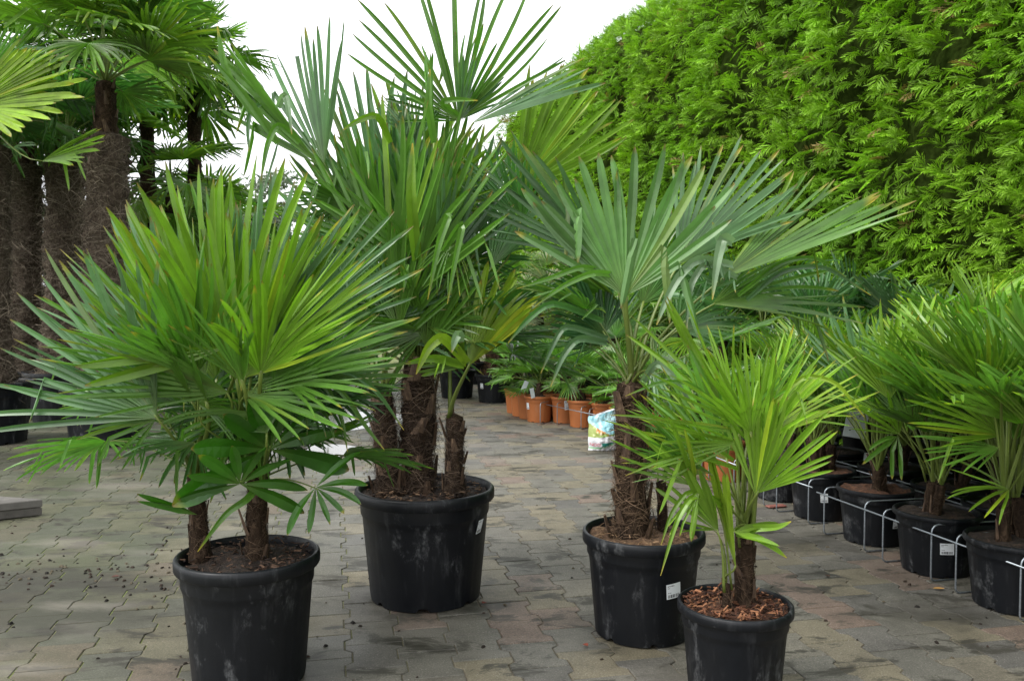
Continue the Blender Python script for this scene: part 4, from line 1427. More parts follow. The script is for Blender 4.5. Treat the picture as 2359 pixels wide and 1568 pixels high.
# palm 4
hero('young yellow-green palm with an upright fan, main stem in the smallest front pot', Y4, (1717, 1385), (1716, 1225), 0.032, 0.028, [
    L(1743, 1036, -0.05, 1770, 735, -0.05, span=55, roll=15, col=LIME * 1.1, n=8, wid=0.86, split=0.32, droop=0.04, kink=0.0, tipy=0.2, pet=0.007),
    L(1743, 1040, -0.08, 1660, 760, -0.15, span=50, roll=-30, col=LIME, n=8, wid=0.86, split=0.3, droop=0.05, kink=0.0, tipy=0.2, pet=0.0),
    L(1743, 1136, -0.1, 1885, 930, -0.15, span=70, roll=12, col=LIME * 1.05, n=13, wid=0.86, split=0.5, droop=0.03, kink=0.0, tipy=0.15, pet=0.007),
    L(1740, 1140, -0.12, 1745, 850, -0.2, span=45, roll=30, col=LIME, n=8, wid=0.86, split=0.5, droop=0.03, kink=0.0, tipy=0.1, pet=0.0),
    L(1745, 1010, 0.05, 1995, 860, 0.05, span=42, roll=35, col=YEL, n=9, wid=0.86, split=0.34, droop=0.05, kink=0.0, tipy=0.3, pet=0.006),
    L(1740, 1000, 0.0, 1920, 770, 0.0, span=45, roll=40, col=LIME * 1.12, n=8, wid=0.86, split=0.28, droop=0.05, kink=0.0, tipy=0.3, pet=0.006),
    L(1676, 1062, 0.05, 1545, 800, 0.1, span=75, roll=30, col=MID * 1.1, n=12, wid=0.86, split=0.42, droop=0.06, kink=0.05, tipy=0.15, pet=0.006),
    L(1700, 980, 0.05, 1505, 690, 0.1, span=26, roll=30, col=LIME * 0.95, n=5, wid=1.15, split=0.3, droop=0.03, kink=0.0, tipy=0.2, pet=0.006),
    L(1690, 960, 0.15, 1620, 740, 0.2, span=60, roll=30, col=LIME * 0.95, n=9, wid=0.86, split=0.32, droop=0.05, kink=0.0, tipy=0.2, pet=0.006),
    L(1730, 1000, -0.15, 1690, 800, -0.32, span=55, roll=-25, col=LIME * 1.1, n=8, wid=0.86, split=0.3, droop=0.1, kink=0.0, tipy=0.3, pet=0.006),
    L(1760, 1020, -0.15, 1850, 800, -0.35, span=50, roll=30, col=LIME * 1.12, n=7, wid=0.86, split=0.3, droop=0.1, kink=0.0, tipy=0.3, pet=0.006),
    L(1660, 1075, -0.05, 1440, 880, -0.1, span=45, roll=40, col=LIME * 0.9, n=8, wid=0.86, split=0.28, droop=0.06, kink=0.0, tipy=0.3, pet=0.005),
    L(1603, 1120, -0.1, 1445, 950, -0.15, span=70, roll=35, col=LIME * 0.85, n=8, wid=0.95, split=0.32, droop=0.1, kink=0.1, tipy=0.3, pet=0.005),
    L(1640, 1090, -0.05, 1440, 1030, -0.1, span=45, roll=45, col=MID, n=7, wid=0.86, split=0.33, droop=0.08, kink=0.0, tipy=0.2, pet=0.005),
    L(1690, 1225, -0.12, 1820, 1240, -0.15, span=45, roll=20, col=LIME, n=2, wid=0.6, split=0.3, droop=0.15, kink=0.0, tipy=0.1, pet=0.004),
    *[L(1715 + 30 * math.cos(k * 2.1), 1000 + 40 * math.sin(k * 1.7), (-0.1, 0.12, 0.0, 0.15)[k % 4], 1725 + ln * math.cos(R(an)), 985 - ln * math.sin(R(an)), (-0.2, 0.2, -0.1, 0.25)[k % 4], span=50, roll=(35, -40, 50, 20)[k % 4],
        col=(LIME, YEL * 0.85, MID * 1.1, LIME * 0.9)[k % 4], n=8, wid=0.86, split=0.3, droop=0.08, kink=0.05, tipy=0.3, cup=0.35, pet=0.005) for k, (an, ln) in enumerate(((150, 250), (165, 270), (62, 240), (22, 270), (188, 240))) ],
], 51, nfib=240, nboot=7, fill=2, fillR=0.3, bw=0.012, hairy=0.007, tint=MID, tint2=LIME, lo=20, hi=70)
hero('low side shoot with folded yellow-green blades beside the young palm stem', Y4, (1672, 1400), (1674, 1345), 0.014, 0.011, [
    L(1695, 1310, -0.03, 1655, 1050, -0.05, span=15, roll=55, col=YEL * 0.85, n=4, wid=1.5, split=0.6, droop=0.02, kink=0.0, tipy=0.05, pet=0.005),
    L(1655, 1225, -0.05, 1560, 1060, -0.08, span=50, roll=40, col=LIME * 0.8, n=7, wid=1.2, split=0.5, droop=0.06, kink=0.1, tipy=0.2, pet=0.004),
    L(1610, 1130, -0.08, 1545, 1240, -0.12, span=35, roll=20, col=LIME, n=4, wid=0.86, split=0.3, droop=0.25, kink=0.1, tipy=0.4, pet=0.004),
    L(1650, 1220, -0.02, 1570, 1205, -0.06, span=10, roll=40, col=LIME, n=2, wid=1.4, split=0.32, droop=0.12, kink=0.0, tipy=0.1, pet=0.003),
], 52, nfib=90, nboot=3, dY=-0.04, hairy=0.005, bw=0.008)


def by_label(txt):
    return next(o for o in SC.objects if o.get('label', '').startswith(txt))


PALE = np.array((0.2, 0.3, 0.17))
o3 = by_label('single-trunk palm')
for pts, w_, c_ in (([(1690, 610, 3.28), (1605, 592, 3.2), (1560, 640, 3.15), (1530, 700, 3.12), (1512, 748, 3.1)], 0.036, PALE),
                    ([(1700, 640, 3.3), (1625, 600, 3.2), (1592, 650, 3.18), (1584, 700, 3.17), (1580, 770, 3.16)], 0.028, PALE * 0.85),
                    ([(1690, 560, 3.2), (1665, 542, 3.15), (1652, 600, 3.14), (1640, 690, 3.13)], 0.042, PALE * 1.1),
                    ([(1672, 580, 3.2), (1650, 540, 3.18), (1641, 512, 3.17)], 0.03, PALE * 1.4),
                    ([(1440, 640, 3.3), (1372, 624, 3.15), (1300, 655, 3.12), (1232, 705, 3.1)], 0.026, MID * 1.2),
                    ([(1420, 640, 3.3), (1345, 610, 3.18), (1270, 640, 3.14), (1190, 665, 3.12)], 0.024, MID * 1.1),
                    ([(1400, 790, 3.3), (1330, 775, 3.2), (1295, 820, 3.18), (1268, 890, 3.16)], 0.03, BLUE * 0.9),
                    ([(1400, 780, 3.3), (1300, 745, 3.22), (1275, 790, 3.2), (1245, 860, 3.2)], 0.026, BLUE * 0.8),
                    ([(1390, 740, 3.3), (1270, 690, 3.2), (1210, 740, 3.18), (1170, 790, 3.18)], 0.028, DARK * 1.8),
                    ([(1480, 880, 3.2), (1510, 830, 3.1), (1560, 870, 3.08), (1600, 950, 3.1)], 0.03, PALE * 0.8),
                    ([(1720, 690, 3.4), (1800, 620, 3.5), (1900, 610, 3.55), (2005, 680, 3.6)], 0.024, BLUE * 0.8),
                    ([(1700, 680, 3.4), (1800, 600, 3.5), (1880, 590, 3.55), (1950, 640, 3.6)], 0.022, MID * 0.9)):
    strap(o3, pts, w_, c_)
o2 = by_label('tallest middle palm')
for pts, w_, c_ in (([(640, 250, 3.6), (655, 212, 3.55), (664, 250, 3.54), (672, 310, 3.53)], 0.03, PALE), ([(690, 330, 3.6), (640, 280, 3.55), (615, 330, 3.5), (600, 420, 3.5)], 0.03, MID),
                    ([(600, 240, 3.7), (575, 255, 3.65), (570, 300, 3.64), (573, 350, 3.63)], 0.022, BLUE * 0.9), ([(620, 300, 3.65), (520, 180, 3.6), (500, 60, 3.6)], 0.04, MID * 0.95),
                    ([(640, 330, 3.6), (560, 215, 3.55), (480, 130, 3.5)], 0.036, MID), ([(1000, 330, 3.6), (985, 240, 3.55), (990, 160, 3.55)], 0.035, MID * 1.1),
                    ([(960, 600, 3.5), (945, 450, 3.42), (950, 330, 3.42)], 0.05, LIME * 0.75), ([(900, 330, 3.6), (870, 260, 3.5), (820, 280, 3.48), (790, 300, 3.48)], 0.03, LIME * 0.8),
                    ([(1060, 270, 3.7), (1010, 235, 3.6), (1050, 228, 3.6), (1100, 232, 3.6)], 0.03, MID), ([(1010, 560, 3.4), (1040, 480, 3.3), (1010, 560, 3.28), (985, 690, 3.28)], 0.034, MID * 1.15),
                    ([(1020, 580, 3.45), (1070, 500, 3.35), (1050, 590, 3.33), (1030, 700, 3.33)], 0.03, MID * 1.1)):
    strap(o2, pts, w_, c_)
o2c = by_label('short middle palm')
for pts, w_, c_ in (([(1078, 838, 3.6), (1020, 770, 3.45), (985, 800, 3.42), (958, 862, 3.4)], 0.05, YEL * 0.95), ([(1060, 790, 3.5), (1058, 765, 3.45), (1048, 780, 3.44), (1040, 812, 3.43)], 0.042, PALE * 1.2),
                    ([(1070, 842, 3.58), (1000, 822, 3.5), (930, 838, 3.45)], 0.04, LIME * 0.9)):
    strap(o2c, pts, w_, c_)
o4 = by_label('young yellow-green palm')
for pts, w_, c_ in (([(1690, 1180, 2.75), (1600, 1130, 2.66), (1560, 1190, 2.62), (1521, 1325, 2.6)], 0.021, LIME), ([(1690, 1170, 2.75), (1590, 1120, 2.68), (1545, 1180, 2.66), (1522, 1255, 2.65)], 0.017, LIME * 0.85),
                    ([(1700, 1000, 2.75), (1600, 880, 2.7), (1520, 878, 2.66), (1440, 912, 2.64)], 0.016, MID), ([(1690, 1060, 2.75), (1580, 985, 2.68), (1500, 960, 2.66), (1405, 955, 2.65)], 0.016, LIME * 0.9),
                    ([(1692, 1224, 2.72), (1740, 1215, 2.66), (1790, 1214, 2.64), (1822, 1200, 2.64)], 0.026, LIME), ([(1694, 1228, 2.72), (1740, 1235, 2.66), (1780, 1258, 2.64), (1812, 1284, 2.64)], 0.026, LIME * 0.95),
                    ([(1700, 1080, 2.75), (1600, 1045, 2.68), (1520, 1060, 2.66), (1440, 1095, 2.65)], 0.016, LIME * 0.85), ([(1760, 950, 2.7), (1850, 860, 2.64), (1930, 880, 2.62), (1990, 960, 2.62)], 0.018, YEL * 0.9)):
    strap(o4, pts, w_, c_)
o1 = by_label('slender palm with an upright lime')
for pts, w_, c_ in (([(620, 860, 2.9), (600, 800, 2.8), (630, 850, 2.76), (650, 950, 2.75)], 0.024, MID), ([(590, 860, 2.85), (560, 760, 2.7), (545, 840, 2.66), (556, 900, 2.66)], 0.018, LIME * 0.9),
                    ([(700, 850, 2.9), (790, 900, 2.85), (840, 980, 2.84), (885, 1035, 2.84)], 0.02, MID * 0.9), ([(690, 840, 2.9), (800, 850, 2.85), (870, 900, 2.84), (930, 990, 2.84)], 0.02, DARK * 1.5),
                    ([(600, 1110, 2.85), (570, 1150, 2.75), (520, 1180, 2.72), (455, 1270, 2.72)], 0.026, MID * 0.9), ([(700, 845, 2.9), (760, 900, 2.86), (790, 970, 2.85), (800, 1040, 2.85)], 0.018, MID * 0.8)):
    strap(o1, pts, w_, c_)


# ------------------------------------------------------------------ potted palms in the bed on the right
def bed_palm(root_loc, h_pot, rs, stems, Rl, label, group, nl=7, tint=MID, tint2=LIME, el_hi=80, el_lo=15, th=(0.08, 0.2), skip=None, tr=0.03, cat='palm', lib=None):
    root = thing('fan_palm', label, cat, (root_loc[0], root_loc[1], h_pot - 0.02), group)
    for s in range(stems):
        a = rs.uniform(0, 6.28)
        d = 0.0 if stems == 1 else rs.uniform(0.04, 0.09)
        b = np.array(root.location) + np.array((d * math.cos(a), d * math.sin(a), -0.01))
        t = b + np.array((rs.normal(0, 0.015), rs.normal(0, 0.015), rs.uniform(*th)))
        trunk_parts(root, b, t, tr * rs.uniform(0.85, 1.15), tr * 0.85, rs, nfib=70, nboot=3, hairy=0.008, bw=0.011)
        crown_leaves(root, t, nl, Rl, rs, lib or LIB, el_hi=el_hi, el_lo=el_lo, tint=tint, tint2=tint2, az0=rs.uniform(0, 6), skip=skip)
    return root


row_px = [(1800, 1146), (1890, 1188), (2012, 1243), (2155, 1311), (2332, 1392)]
row = [G(*p) for p in row_px]
row.append(row[-1] + (row[-1] - row[-2]) * 1.05)
row_lab = ['black plant pot farthest back in the front racked row',
           'black plant pot with bushy palm stems and a barcode sticker beside a wire leg',
           'second black pot in the wire rack, dead leaf bits on its rim',
           'third black pot in the wire rack, square barcode sticker on its side',
           'black plant pot cut by the right edge, behind the wire rack',
           'black plant pot just beyond the right edge of the rack row']
palm_lab = ['palm in the farthest pot of the front black row',
            'bushy palm with many thin stems behind the smallest front palm',
            'palm with two peeling brown stumps in the second racked pot',
            'palm with a dark banded stump in the third racked pot',
            'large palm leaning in from the right edge over the wire rack',
            'palm standing just outside the right edge of the rack row']
for i, c in enumerate(row):
    rs = np.random.RandomState(70 + i)
    st = {1: (R(-104), 0.5, 0.042, 0.055, 0.05), 2: (R(-72), 0.44, 0.048, 0.052, 0), 3: (R(-101), 0.5, 0.062, 0.055, 0.04)}.get(i)
    pot(c, 0.2, 0.293, row_lab[i], soil_m=M_SOIL3 if i in (1, 2) else M_SOIL, detail=True, lip=0.085, rz=i * 0.9, key=10 + i, stick=st)
    bed_palm(c, 0.293, rs, (2, 4, 3, 2, 3, 2)[i], (0.34, 0.34, 0.37, 0.4, 0.46, 0.45)[i], palm_lab[i], None, nl=(10, 8, 9, 12, 11, 10)[i], th=(0.1, 0.22), el_lo=50, el_hi=88, tr=0.028, lib=LIBU,
             tint=MID, tint2=LIME * 0.78 if i != 2 else BLUE)

rs = np.random.RandomState(88)
for lab, Yb, crown, leaves in ((palm_lab[4], 3.72, row[4] + np.array((0, 0, 0.5)), (
        L(2311, 1002, -0.05, 2075, 880, -0.15, span=62, roll=-30, col=LIME * 0.9, n=13, wid=1.0, split=0.34, droop=0.05, kink=0.03, tipy=0.4, pet=0.006),
        L(2330, 1000, 0.0, 2200, 770, 0.0, span=62, roll=30, col=LIME * 0.85, n=13, wid=1.0, split=0.36, droop=0.05, kink=0.03, tipy=0.3, pet=0.006),
        L(2330, 900, 0.1, 2330, 640, 0.1, span=62, roll=20, col=MID * 1.1, n=12, wid=1.1, split=0.4, droop=0.05, kink=0.03, tipy=0.2, pet=0.006),
        L(2300, 1030, -0.1, 2120, 1050, -0.2, span=60, roll=-50, col=MID, n=10, wid=1.0, split=0.33, droop=0.1, kink=0.05, tipy=0.4, pet=0.005),
        L(2324, 1126, -0.12, 2175, 1135, -0.2, span=80, roll=-35, col=LIME * 0.9, n=7, wid=0.7, split=0.3, droop=0.35, kink=0.1, tipy=0.4, pet=0.004),
        L(2390, 860, -0.4, 2300, 650, -0.4, span=20, roll=20, col=MID * 1.1, n=4, wid=1.4, split=0.4, droop=0.02, kink=0.0, tipy=0.1, pet=0.0))),
        (palm_lab[3], 4.19, row[3] + np.array((-0.05, 0, 0.48)), (
        L(2049, 920, -0.05, 2010, 690, 0.0, span=78, roll=15, col=LIME * 0.85, n=14, wid=1.05, split=0.42, droop=0.04, kink=0.03, tipy=0.3, pet=0.006),
        L(2072, 1000, -0.12, 1985, 905, -0.2, span=70, roll=20, col=LIME * 0.9, n=6, wid=0.8, split=0.3, droop=0.05, kink=0.1, tipy=0.3, pet=0.005),
        L(2090, 880, 0.05, 2140, 680, 0.1, span=80, roll=25, col=LIME * 0.95, n=14, wid=1.05, split=0.42, droop=0.04, kink=0.03, tipy=0.3, pet=0.006),
        L(2068, 1004, -0.14, 2000, 1090, -0.22, span=70, roll=20, col=MID * 1.1, n=4, wid=0.8, split=0.3, droop=0.3, kink=0.3, tipy=0.4, pet=0.0))),
        (palm_lab[2], 4.7, row[2] + np.array((-0.03, 0, 0.48)), (
        L(1980, 900, -0.05, 1930, 690, 0.0, span=78, roll=15, col=BLUE * 1.1, n=14, wid=1.05, split=0.42, droop=0.04, kink=0.03, tipy=0.3, pet=0.006),
        L(1990, 880, 0.0, 1870, 740, 0.0, span=70, roll=35, col=LIME * 0.9, n=12, wid=1.0, split=0.4, droop=0.05, kink=0.03, tipy=0.3, pet=0.006)))):
    root = by_label(lab)
    for sp in leaves:
        hero_leaf(root, crown, sp, Yb, rs)

rs = np.random.RandomState(90)
k = 0
for j in range(1, 5):
    for i in range(-1, 6):
        if i < 0:
            base = row[0] + (row[0] - row[1]) * 1.0
        else:
            base = row[i]
        c = base + BX * (0.47 * j) + AX * rs.uniform(-0.1, 0.1) + BX * rs.uniform(-0.04, 0.04)
        hx = HX0 + HSL * c[1] - 0.75
        if c[0] > hx or 1179 + 1976 * c[0] / c[1] > 2700:
            continue
        where = ('second', 'third', 'fourth', 'fifth')[j - 1] + ' row of black pots, ' + ('beyond the far end of the rack' if i < 0 else 'behind the ' + ('farthest racked pot', 'many-stemmed racked palm', 'two-stump racked palm', 'banded-stump racked palm', 'right-edge racked palm', 'last racked palm')[i])
        pot(c, 0.2, 0.293, 'plant pot in the ' + where, lip=0.085, rz=rs.uniform(0, 6), key=20 + k % 3, group='black pots behind the front row')
        tall = j >= 3
        if j >= 4:
            lab, tt, t2 = 'stout blue-green palm in the ' + where, DARK * np.array((1.6, 1.5, 2.0)), BLUE * 0.8
        else:
            lab, tt, t2 = 'bushy palm in the ' + where, MID * 0.9, LIME * 0.85
        bed_palm(c, 0.293, rs, 2 if j < 3 else 1, rs.uniform(0.36, 0.44) * (1.12 if tall else 1), lab, 'blue-green palms by the hedge' if j >= 4 else 'palms behind the front row', nl=10 if j < 3 else 12,
                 th=(0.12, 0.3) if not tall else (0.3, 0.5), tint=tt, tint2=t2, el_lo=45 if j < 3 else 30, lib=LIBU if j < 4 else LIB)
        k += 1

# blue-green stiff fans against the hedge
for i, (px, Y, top) in enumerate(((1880, 6.6, 600), (2000, 6.9, 610), (2105, 6.2, 640), (1760, 7.6, 600), (1660, 8.4, 600), (2220, 5.6, 640), (2330, 5.0, 610))):
    rs = np.random.RandomState(130 + i)
    p = P(px, top, Y)
    c = (p[0], p[1], 0)
    pot(c, 0.2, 0.293, 'black plant pot under ' + (('the rightmost but two', 'the rightmost but one', 'the rightmost', 'the second from left', 'the leftmost')[i] + ' blue-green palm by the hedge' if i < 5 else ('the inner', 'the outer')[i - 5] + ' lime palm by the hedge'), lip=0.085, key=20 + i % 3, group='black pots at the foot of the hedge')
    bed_palm(c, 0.293, rs, 1, 0.46, ('rightmost but two', 'rightmost but one', 'rightmost', 'second from left', 'leftmost')[i] + ' of five stiff dark blue-green palms against the hedge' if i < 5 else ('tall lime green palm near the hedge, left of the right-edge one', 'tall lime green palm near the hedge, cut by the right edge')[i - 5], 'palms standing against the hedge' if i < 5 else 'lime palms by the hedge', nl=14, th=(p[2] - 1.05, p[2] - 0.95),
             tint=DARK * np.array((1.3, 1.3, 1.7)) if i < 5 else MID, tint2=BLUE * 0.75 if i < 5 else LIME, el_lo=10, tr=0.05)

# ------------------------------------------------------------------ wire racks
def wire(pts, r=0.0042, sides=7):
    v, q, t = tube(np.array(pts), r, sides)
    return v, q, t


def bracket_pts(foot, back, htop, backlen_top, backlen_foot, rc=0.035):
    z0 = 0.007
    pts = [foot + back * backlen_top + np.array((0, 0, htop))]
    pts.append(foot + back * rc + np.array((0, 0, htop)))
    for a in (30, 60):
        pts.append(foot + back * (rc * (1 - math.sin(R(a)))) + np.array((0, 0, htop - rc * (1 - math.cos(R(a))))))
    pts.append(foot + np.array((0, 0, htop - rc)))
    pts.append(foot + np.array((0, 0, z0 + rc * 0.6)))
    for a in (30, 60):
        pts.append(foot + back * (rc * 0.6 * (1 - math.cos(R(a)))) + np.array((0, 0, z0 + rc * 0.6 * (1 - math.sin(R(a))))))
    pts.append(foot + back * rc * 0.6 + np.array((0, 0, z0)))
    pts.append(foot + back * backlen_foot + np.array((0, 0, z0)))
    return pts


def rack(label, feet, rail_z, depth, htop=0.27, extra=0.06, back=None, r=0.0042, group=None, rails=(0.0, 0.44)):
    back = BX if back is None else back
    feet = [np.array((f[0], f[1], 0.0)) for f in feet]
    root = thing('wire_rack', label, 'wire rack', tuple(feet[0]), group)
    off = feet[0]
    for f in feet:
        v, q, t = wire(np.array(bracket_pts(f, back, htop, depth, 0.13)) - off, r)
        link('bracket', mesh_np('bracket', v, [q, t], M_WIRE), root)
    d = nrm(feet[-1] - feet[0])
    for bk in rails:
        a = feet[0] - d * extra + back * bk + np.array((0, 0, rail_z + (r * 2.05 if bk > 0 else 0)))
        b = feet[-1] + d * extra + back * bk + np.array((0, 0, rail_z + (r * 2.05 if bk > 0 else 0)))
        a -= back * (r * 2.05 if bk == 0 else 0)
        b -= back * (r * 2.05 if bk == 0 else 0)
        if bk > 0:
            a[2] = b[2] = htop + r * 2.05
        v, q, t = wire(np.array([a, (a + b) / 2, b]) - off, r)
        link('rail', mesh_np('rail', v, [q, t], M_WIRE), root)
    return root


rack('grey wire rack holding the black pots along the right side', [G(1897, 1232), G(1990, 1272), G(2032, 1296), G(2143, 1340), G(2200, 1368), G(2348, 1432), G(2430, 1468)], 0.232, 0.95, rails=(0.0, 0.42, 0.5, 0.92))
rack('grey wire rack half hidden behind the smallest front palm', [G(1758, 1166), G(1788, 1180), G(1861, 1208)], 0.232, 0.95, rails=(0.0, 0.42, 0.5, 0.92), extra=0.05)

# ------------------------------------------------------------------ orange pots with small palms
orange = [(1241, 970, 'orange pot with a barcode sticker at the rack corner'), (1222, 963, 'orange pot second in line behind the rack corner'), (1205, 957, 'orange pot third in line behind the rack corner'), (1192, 950, 'orange pot at the far left end of its line'),
          (1286, 960, None), (1301, 972, 'orange pot with white paper labels'), (1341, 982, 'orange pot beside two wire legs'), (1397, 990, 'orange pot right behind the bag'),
          (1268, 948, None), (1318, 956, None), (1366, 962, None), (1440, 1004, None), (1490, 1026, None), (1545, 1052, None), (1603, 1084, 'orange pot left of the yellow-green palm'),
          (1665, 1104, None), (1420, 968, None), (1480, 990, None), (1540, 1012, None), (1610, 1040, None)]
rs = np.random.RandomState(200)
for i, (px, py, lab) in enumerate(orange):
    c = G(px, py)
    st = {0: (R(-150), 0.62, 0.05, 0.07, 0.05), 5: (R(-75), 0.72, 0.11, 0.1, 0.1), 4: (R(-95), 0.6, 0.08, 0.07, 0)}.get(i)
    pot(c, 0.165 + rs.uniform(-0.004, 0.004) * 0, 0.285, lab or 'orange plastic pot in the group of small palms', m=M_TERRA, soil_m=M_SOIL, detail=i in (0, 6, 14), lip=0.1, rz=rs.uniform(0, 6), key=30 + i % 2,
        group=None if lab else 'orange pots in the back group', stick=st)
    root = bed_palm(c, 0.285, rs, 1, rs.uniform(0.24, 0.33), 'small green palm growing in the ' + (lab.replace('orange pot', 'orange pot', 1) if lab else 'orange pots of the back group'), None if lab else 'small palms in the orange pots', nl=11,
                    th=(0.1, 0.24), tint=MID * 0.75, tint2=MID * 1.1, el_lo=-5, tr=0.04)
rack('grey wire rack along the orange pots behind the bag', [G(1214, 962), G(1244, 978), G(1283, 978), G(1338, 990), G(1357, 996), G(1404, 1008), G(1423, 1014)], 0.2, 0.5, htop=0.235, r=0.0045, rails=(0.0, 0.36), back=nrm(np.array((0.5, 0.86, 0))))
rack('grey wire rack with its end at the orange pots by the big back pots', [G(1180, 948), G(1198, 953)], 0.2, 0.5, htop=0.235, r=0.0045, rails=(0.0,), extra=0.12, back=nrm(np.array((0.5, 0.86, 0))))
rack('grey wire rack beside the orange pot left of the yellow-green palm', [G(1562, 1076), G(1616, 1100), G(1632, 1108), G(1690, 1134)], 0.2, 0.5, htop=0.235, r=0.0045, rails=(0.0, 0.4))

# ------------------------------------------------------------------ large pots at the far end
far_pots = [(1138, 925, 0.26, 0.37, 'large black pot with a small square sticker left of the orange pots'), (1052, 915, 0.27, 0.38, 'large black pot partly hidden behind the largest middle palm')]
for i, (px, py, r_, h_, lab) in enumerate(far_pots):
    c = G(px, py)
    rs = np.random.RandomState(220 + i)
    pot(c, r_, h_, lab, detail=True, lip=0.1, key=40 + i, stick=(R(-135), 0.6, 0.055, 0.07, 0) if i == 0 else None)
    root = thing('fan_palm', ('palm with a shaggy brown trunk in the large stickered back pot', 'palm with arching fans behind the largest middle palm')[i], 'palm', (c[0], c[1], h_ - 0.03))
    t = np.array(root.location) + np.array((0.02, 0, 0.5))
    trunk_parts(root, np.array(root.location), t, 0.13, 0.1, rs, nfib=700, nboot=16, hairy=0.05, bw=0.03, fcol=((0.06, 0.03, 0.015), (0.28, 0.16, 0.07)))
    crown_leaves(root, t, 22, 0.5, rs, LIB, el_hi=80, el_lo=-15, tint=MID * 0.8, tint2=BLUE)
ORD = ('first', 'second', 'third', 'fourth', 'fifth', 'sixth', 'seventh', 'eighth', 'ninth', 'tenth', 'eleventh')
BACK = [(1240, 13.0, 640, 'pale'), (1330, 12.2, 640, 'pale'), (1180, 15.0, 600, 'green'), (1420, 11.3, 650, 'green'), (1500, 10.4, 660, 'green'), (1090, 14.0, 620, 'green'), (1580, 9.6, 650, 'green'), (1290, 15.5, 590, 'pale'),
        (960, 15.5, 640, 'green'), (1010, 17.5, 610, 'green'), (1390, 13.4, 600, 'green')]
for i, (px, Y, top, kd) in enumerate(BACK):
    rs = np.random.RandomState(240 + i)
    p = P(px, top, Y)
    c = (p[0], p[1], 0)
    pot(c, 0.24, 0.35, 'black pot at the far end, ' + ORD[sorted(b[0] for b in BACK).index(px)] + ' from the left among the back rows', key=40, group='black pots at the far end')
    root = thing('fan_palm', ('silvery pale fan palm among the back rows, ' if kd == 'pale' else 'green fan palm in the back rows, ') + ORD[sorted(b[0] for b in BACK if b[3] == kd).index(px)] + ' from the left', 'palm', (c[0], c[1], 0.33), 'pale palms in the back rows' if kd == 'pale' else 'green palms in the back rows')
    t = np.array(root.location) + np.array((0, 0, max(0.3, p[2] - 0.33 - 0.55)))
    trunk_parts(root, np.array(root.location), t, 0.09, 0.075, rs, nfib=200, nboot=6, hairy=0.03)
    crown_leaves(root, t, 20, 0.5, rs, LIB, el_hi=80, el_lo=-30, tint=MID if kd == 'green' else np.array((0.17, 0.22, 0.12)), tint2=LIME * 0.8 if kd == 'green' else np.array((0.25, 0.28, 0.16)))

# ------------------------------------------------------------------ tall old palms on the left
FCT = ((0.05, 0.038, 0.027), (0.3, 0.25, 0.19))


def tall_palm(px, py_base, py_top, rt, pot_r, pot_h, label, pot_label, seed, nl=26, Rl=0.72, nfib=3600, tint=MID, tint2=LIME, crown_up=0.35, hi=85, lo=-35, pot_stick=None, Yset=None):
    rs = np.random.RandomState(seed)
    c = G(px, py_base)
    pot(c, pot_r, pot_h, pot_label, detail=True, lip=0.085, key=50 + seed % 3, rz=seed)
    top = P(px, py_top, c[1])
    root = thing('fan_palm', label, 'palm', (c[0], c[1], pot_h - 0.04))
    b = np.array(root.location)
    t = np.array((top[0], c[1], top[2]))
    trunk_parts(root, b, t, rt, rt * 0.93, rs, nfib=nfib, nboot=0, hairy=0.11, tmat=M_TRUNK_OLD, fcol=FCT, flen=0.2)
    # the bare dark neck below the crown
    neck = t + np.array((0, 0, crown_up))
    trunk_parts(root, t - np.array((0, 0, 0.05)), neck, rt * 0.55, rt * 0.38, rs, nfib=350, nboot=10, hairy=0.03, fcol=((0.02, 0.012, 0.008), (0.14, 0.08, 0.045)), flen=0.12, bw=0.024)
    crown_leaves(root, neck, nl, Rl, rs, LIBT, el_hi=hi, el_lo=lo, tint=tint, tint2=tint2, az0=rs.uniform(0, 6))
    return root


tall_palm(245, 1020, 318, 0.19, 0.39, 0.52, 'old palm with a thick hairy trunk and full crown, tallest at the left', 'black pot with a torn edge under the thick hairy trunk at the left', 61, nl=20, Rl=0.68, lo=8, crown_up=0.5, tint=MID * 0.75, tint2=LIME * 0.8)
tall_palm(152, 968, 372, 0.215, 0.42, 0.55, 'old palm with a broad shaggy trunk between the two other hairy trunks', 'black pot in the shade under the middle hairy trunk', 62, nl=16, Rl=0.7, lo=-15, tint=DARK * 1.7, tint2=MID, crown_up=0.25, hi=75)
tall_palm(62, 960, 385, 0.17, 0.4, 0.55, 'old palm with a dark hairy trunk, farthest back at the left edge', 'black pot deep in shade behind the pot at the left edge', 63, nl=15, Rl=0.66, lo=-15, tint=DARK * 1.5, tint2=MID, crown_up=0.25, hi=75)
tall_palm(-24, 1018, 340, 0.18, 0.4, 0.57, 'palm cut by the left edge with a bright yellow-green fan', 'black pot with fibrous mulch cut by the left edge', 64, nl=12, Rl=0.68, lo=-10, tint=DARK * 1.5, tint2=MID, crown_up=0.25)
root = bpy.data.objects['fan_palm'] if False else None
for o in list(SC.objects):
    if o.get('label') == 'palm cut by the left edge with a bright yellow-green fan':
        root = o
rs = np.random.RandomState(65)
Yl = root.location[1] - 1.0
for sp in (L(-70, 250, 0, 190, 205, -0.1, span=85, roll=52, col=YEL * 0.95, n=24, wid=1.2, split=0.72, droop=0.06, kink=0.0, tipy=0.7, pet=0.012),
           L(-60, 230, 0.05, 150, 175, 0.1, span=80, roll=40, col=YEL * 0.9, n=20, wid=1.2, split=0.7, droop=0.06, kink=0.0, tipy=0.5, pet=0.012),
           L(95, 372, 0.2, 240, 335, 0.1, span=60, roll=62, col=LIME * 1.1, n=14, wid=1.2, split=0.6, droop=0.1, kink=0.0, tipy=0.9, pet=0.010)):
    hero_leaf(root, (root.location[0], root.location[1], 2.85), sp, Yl, rs)
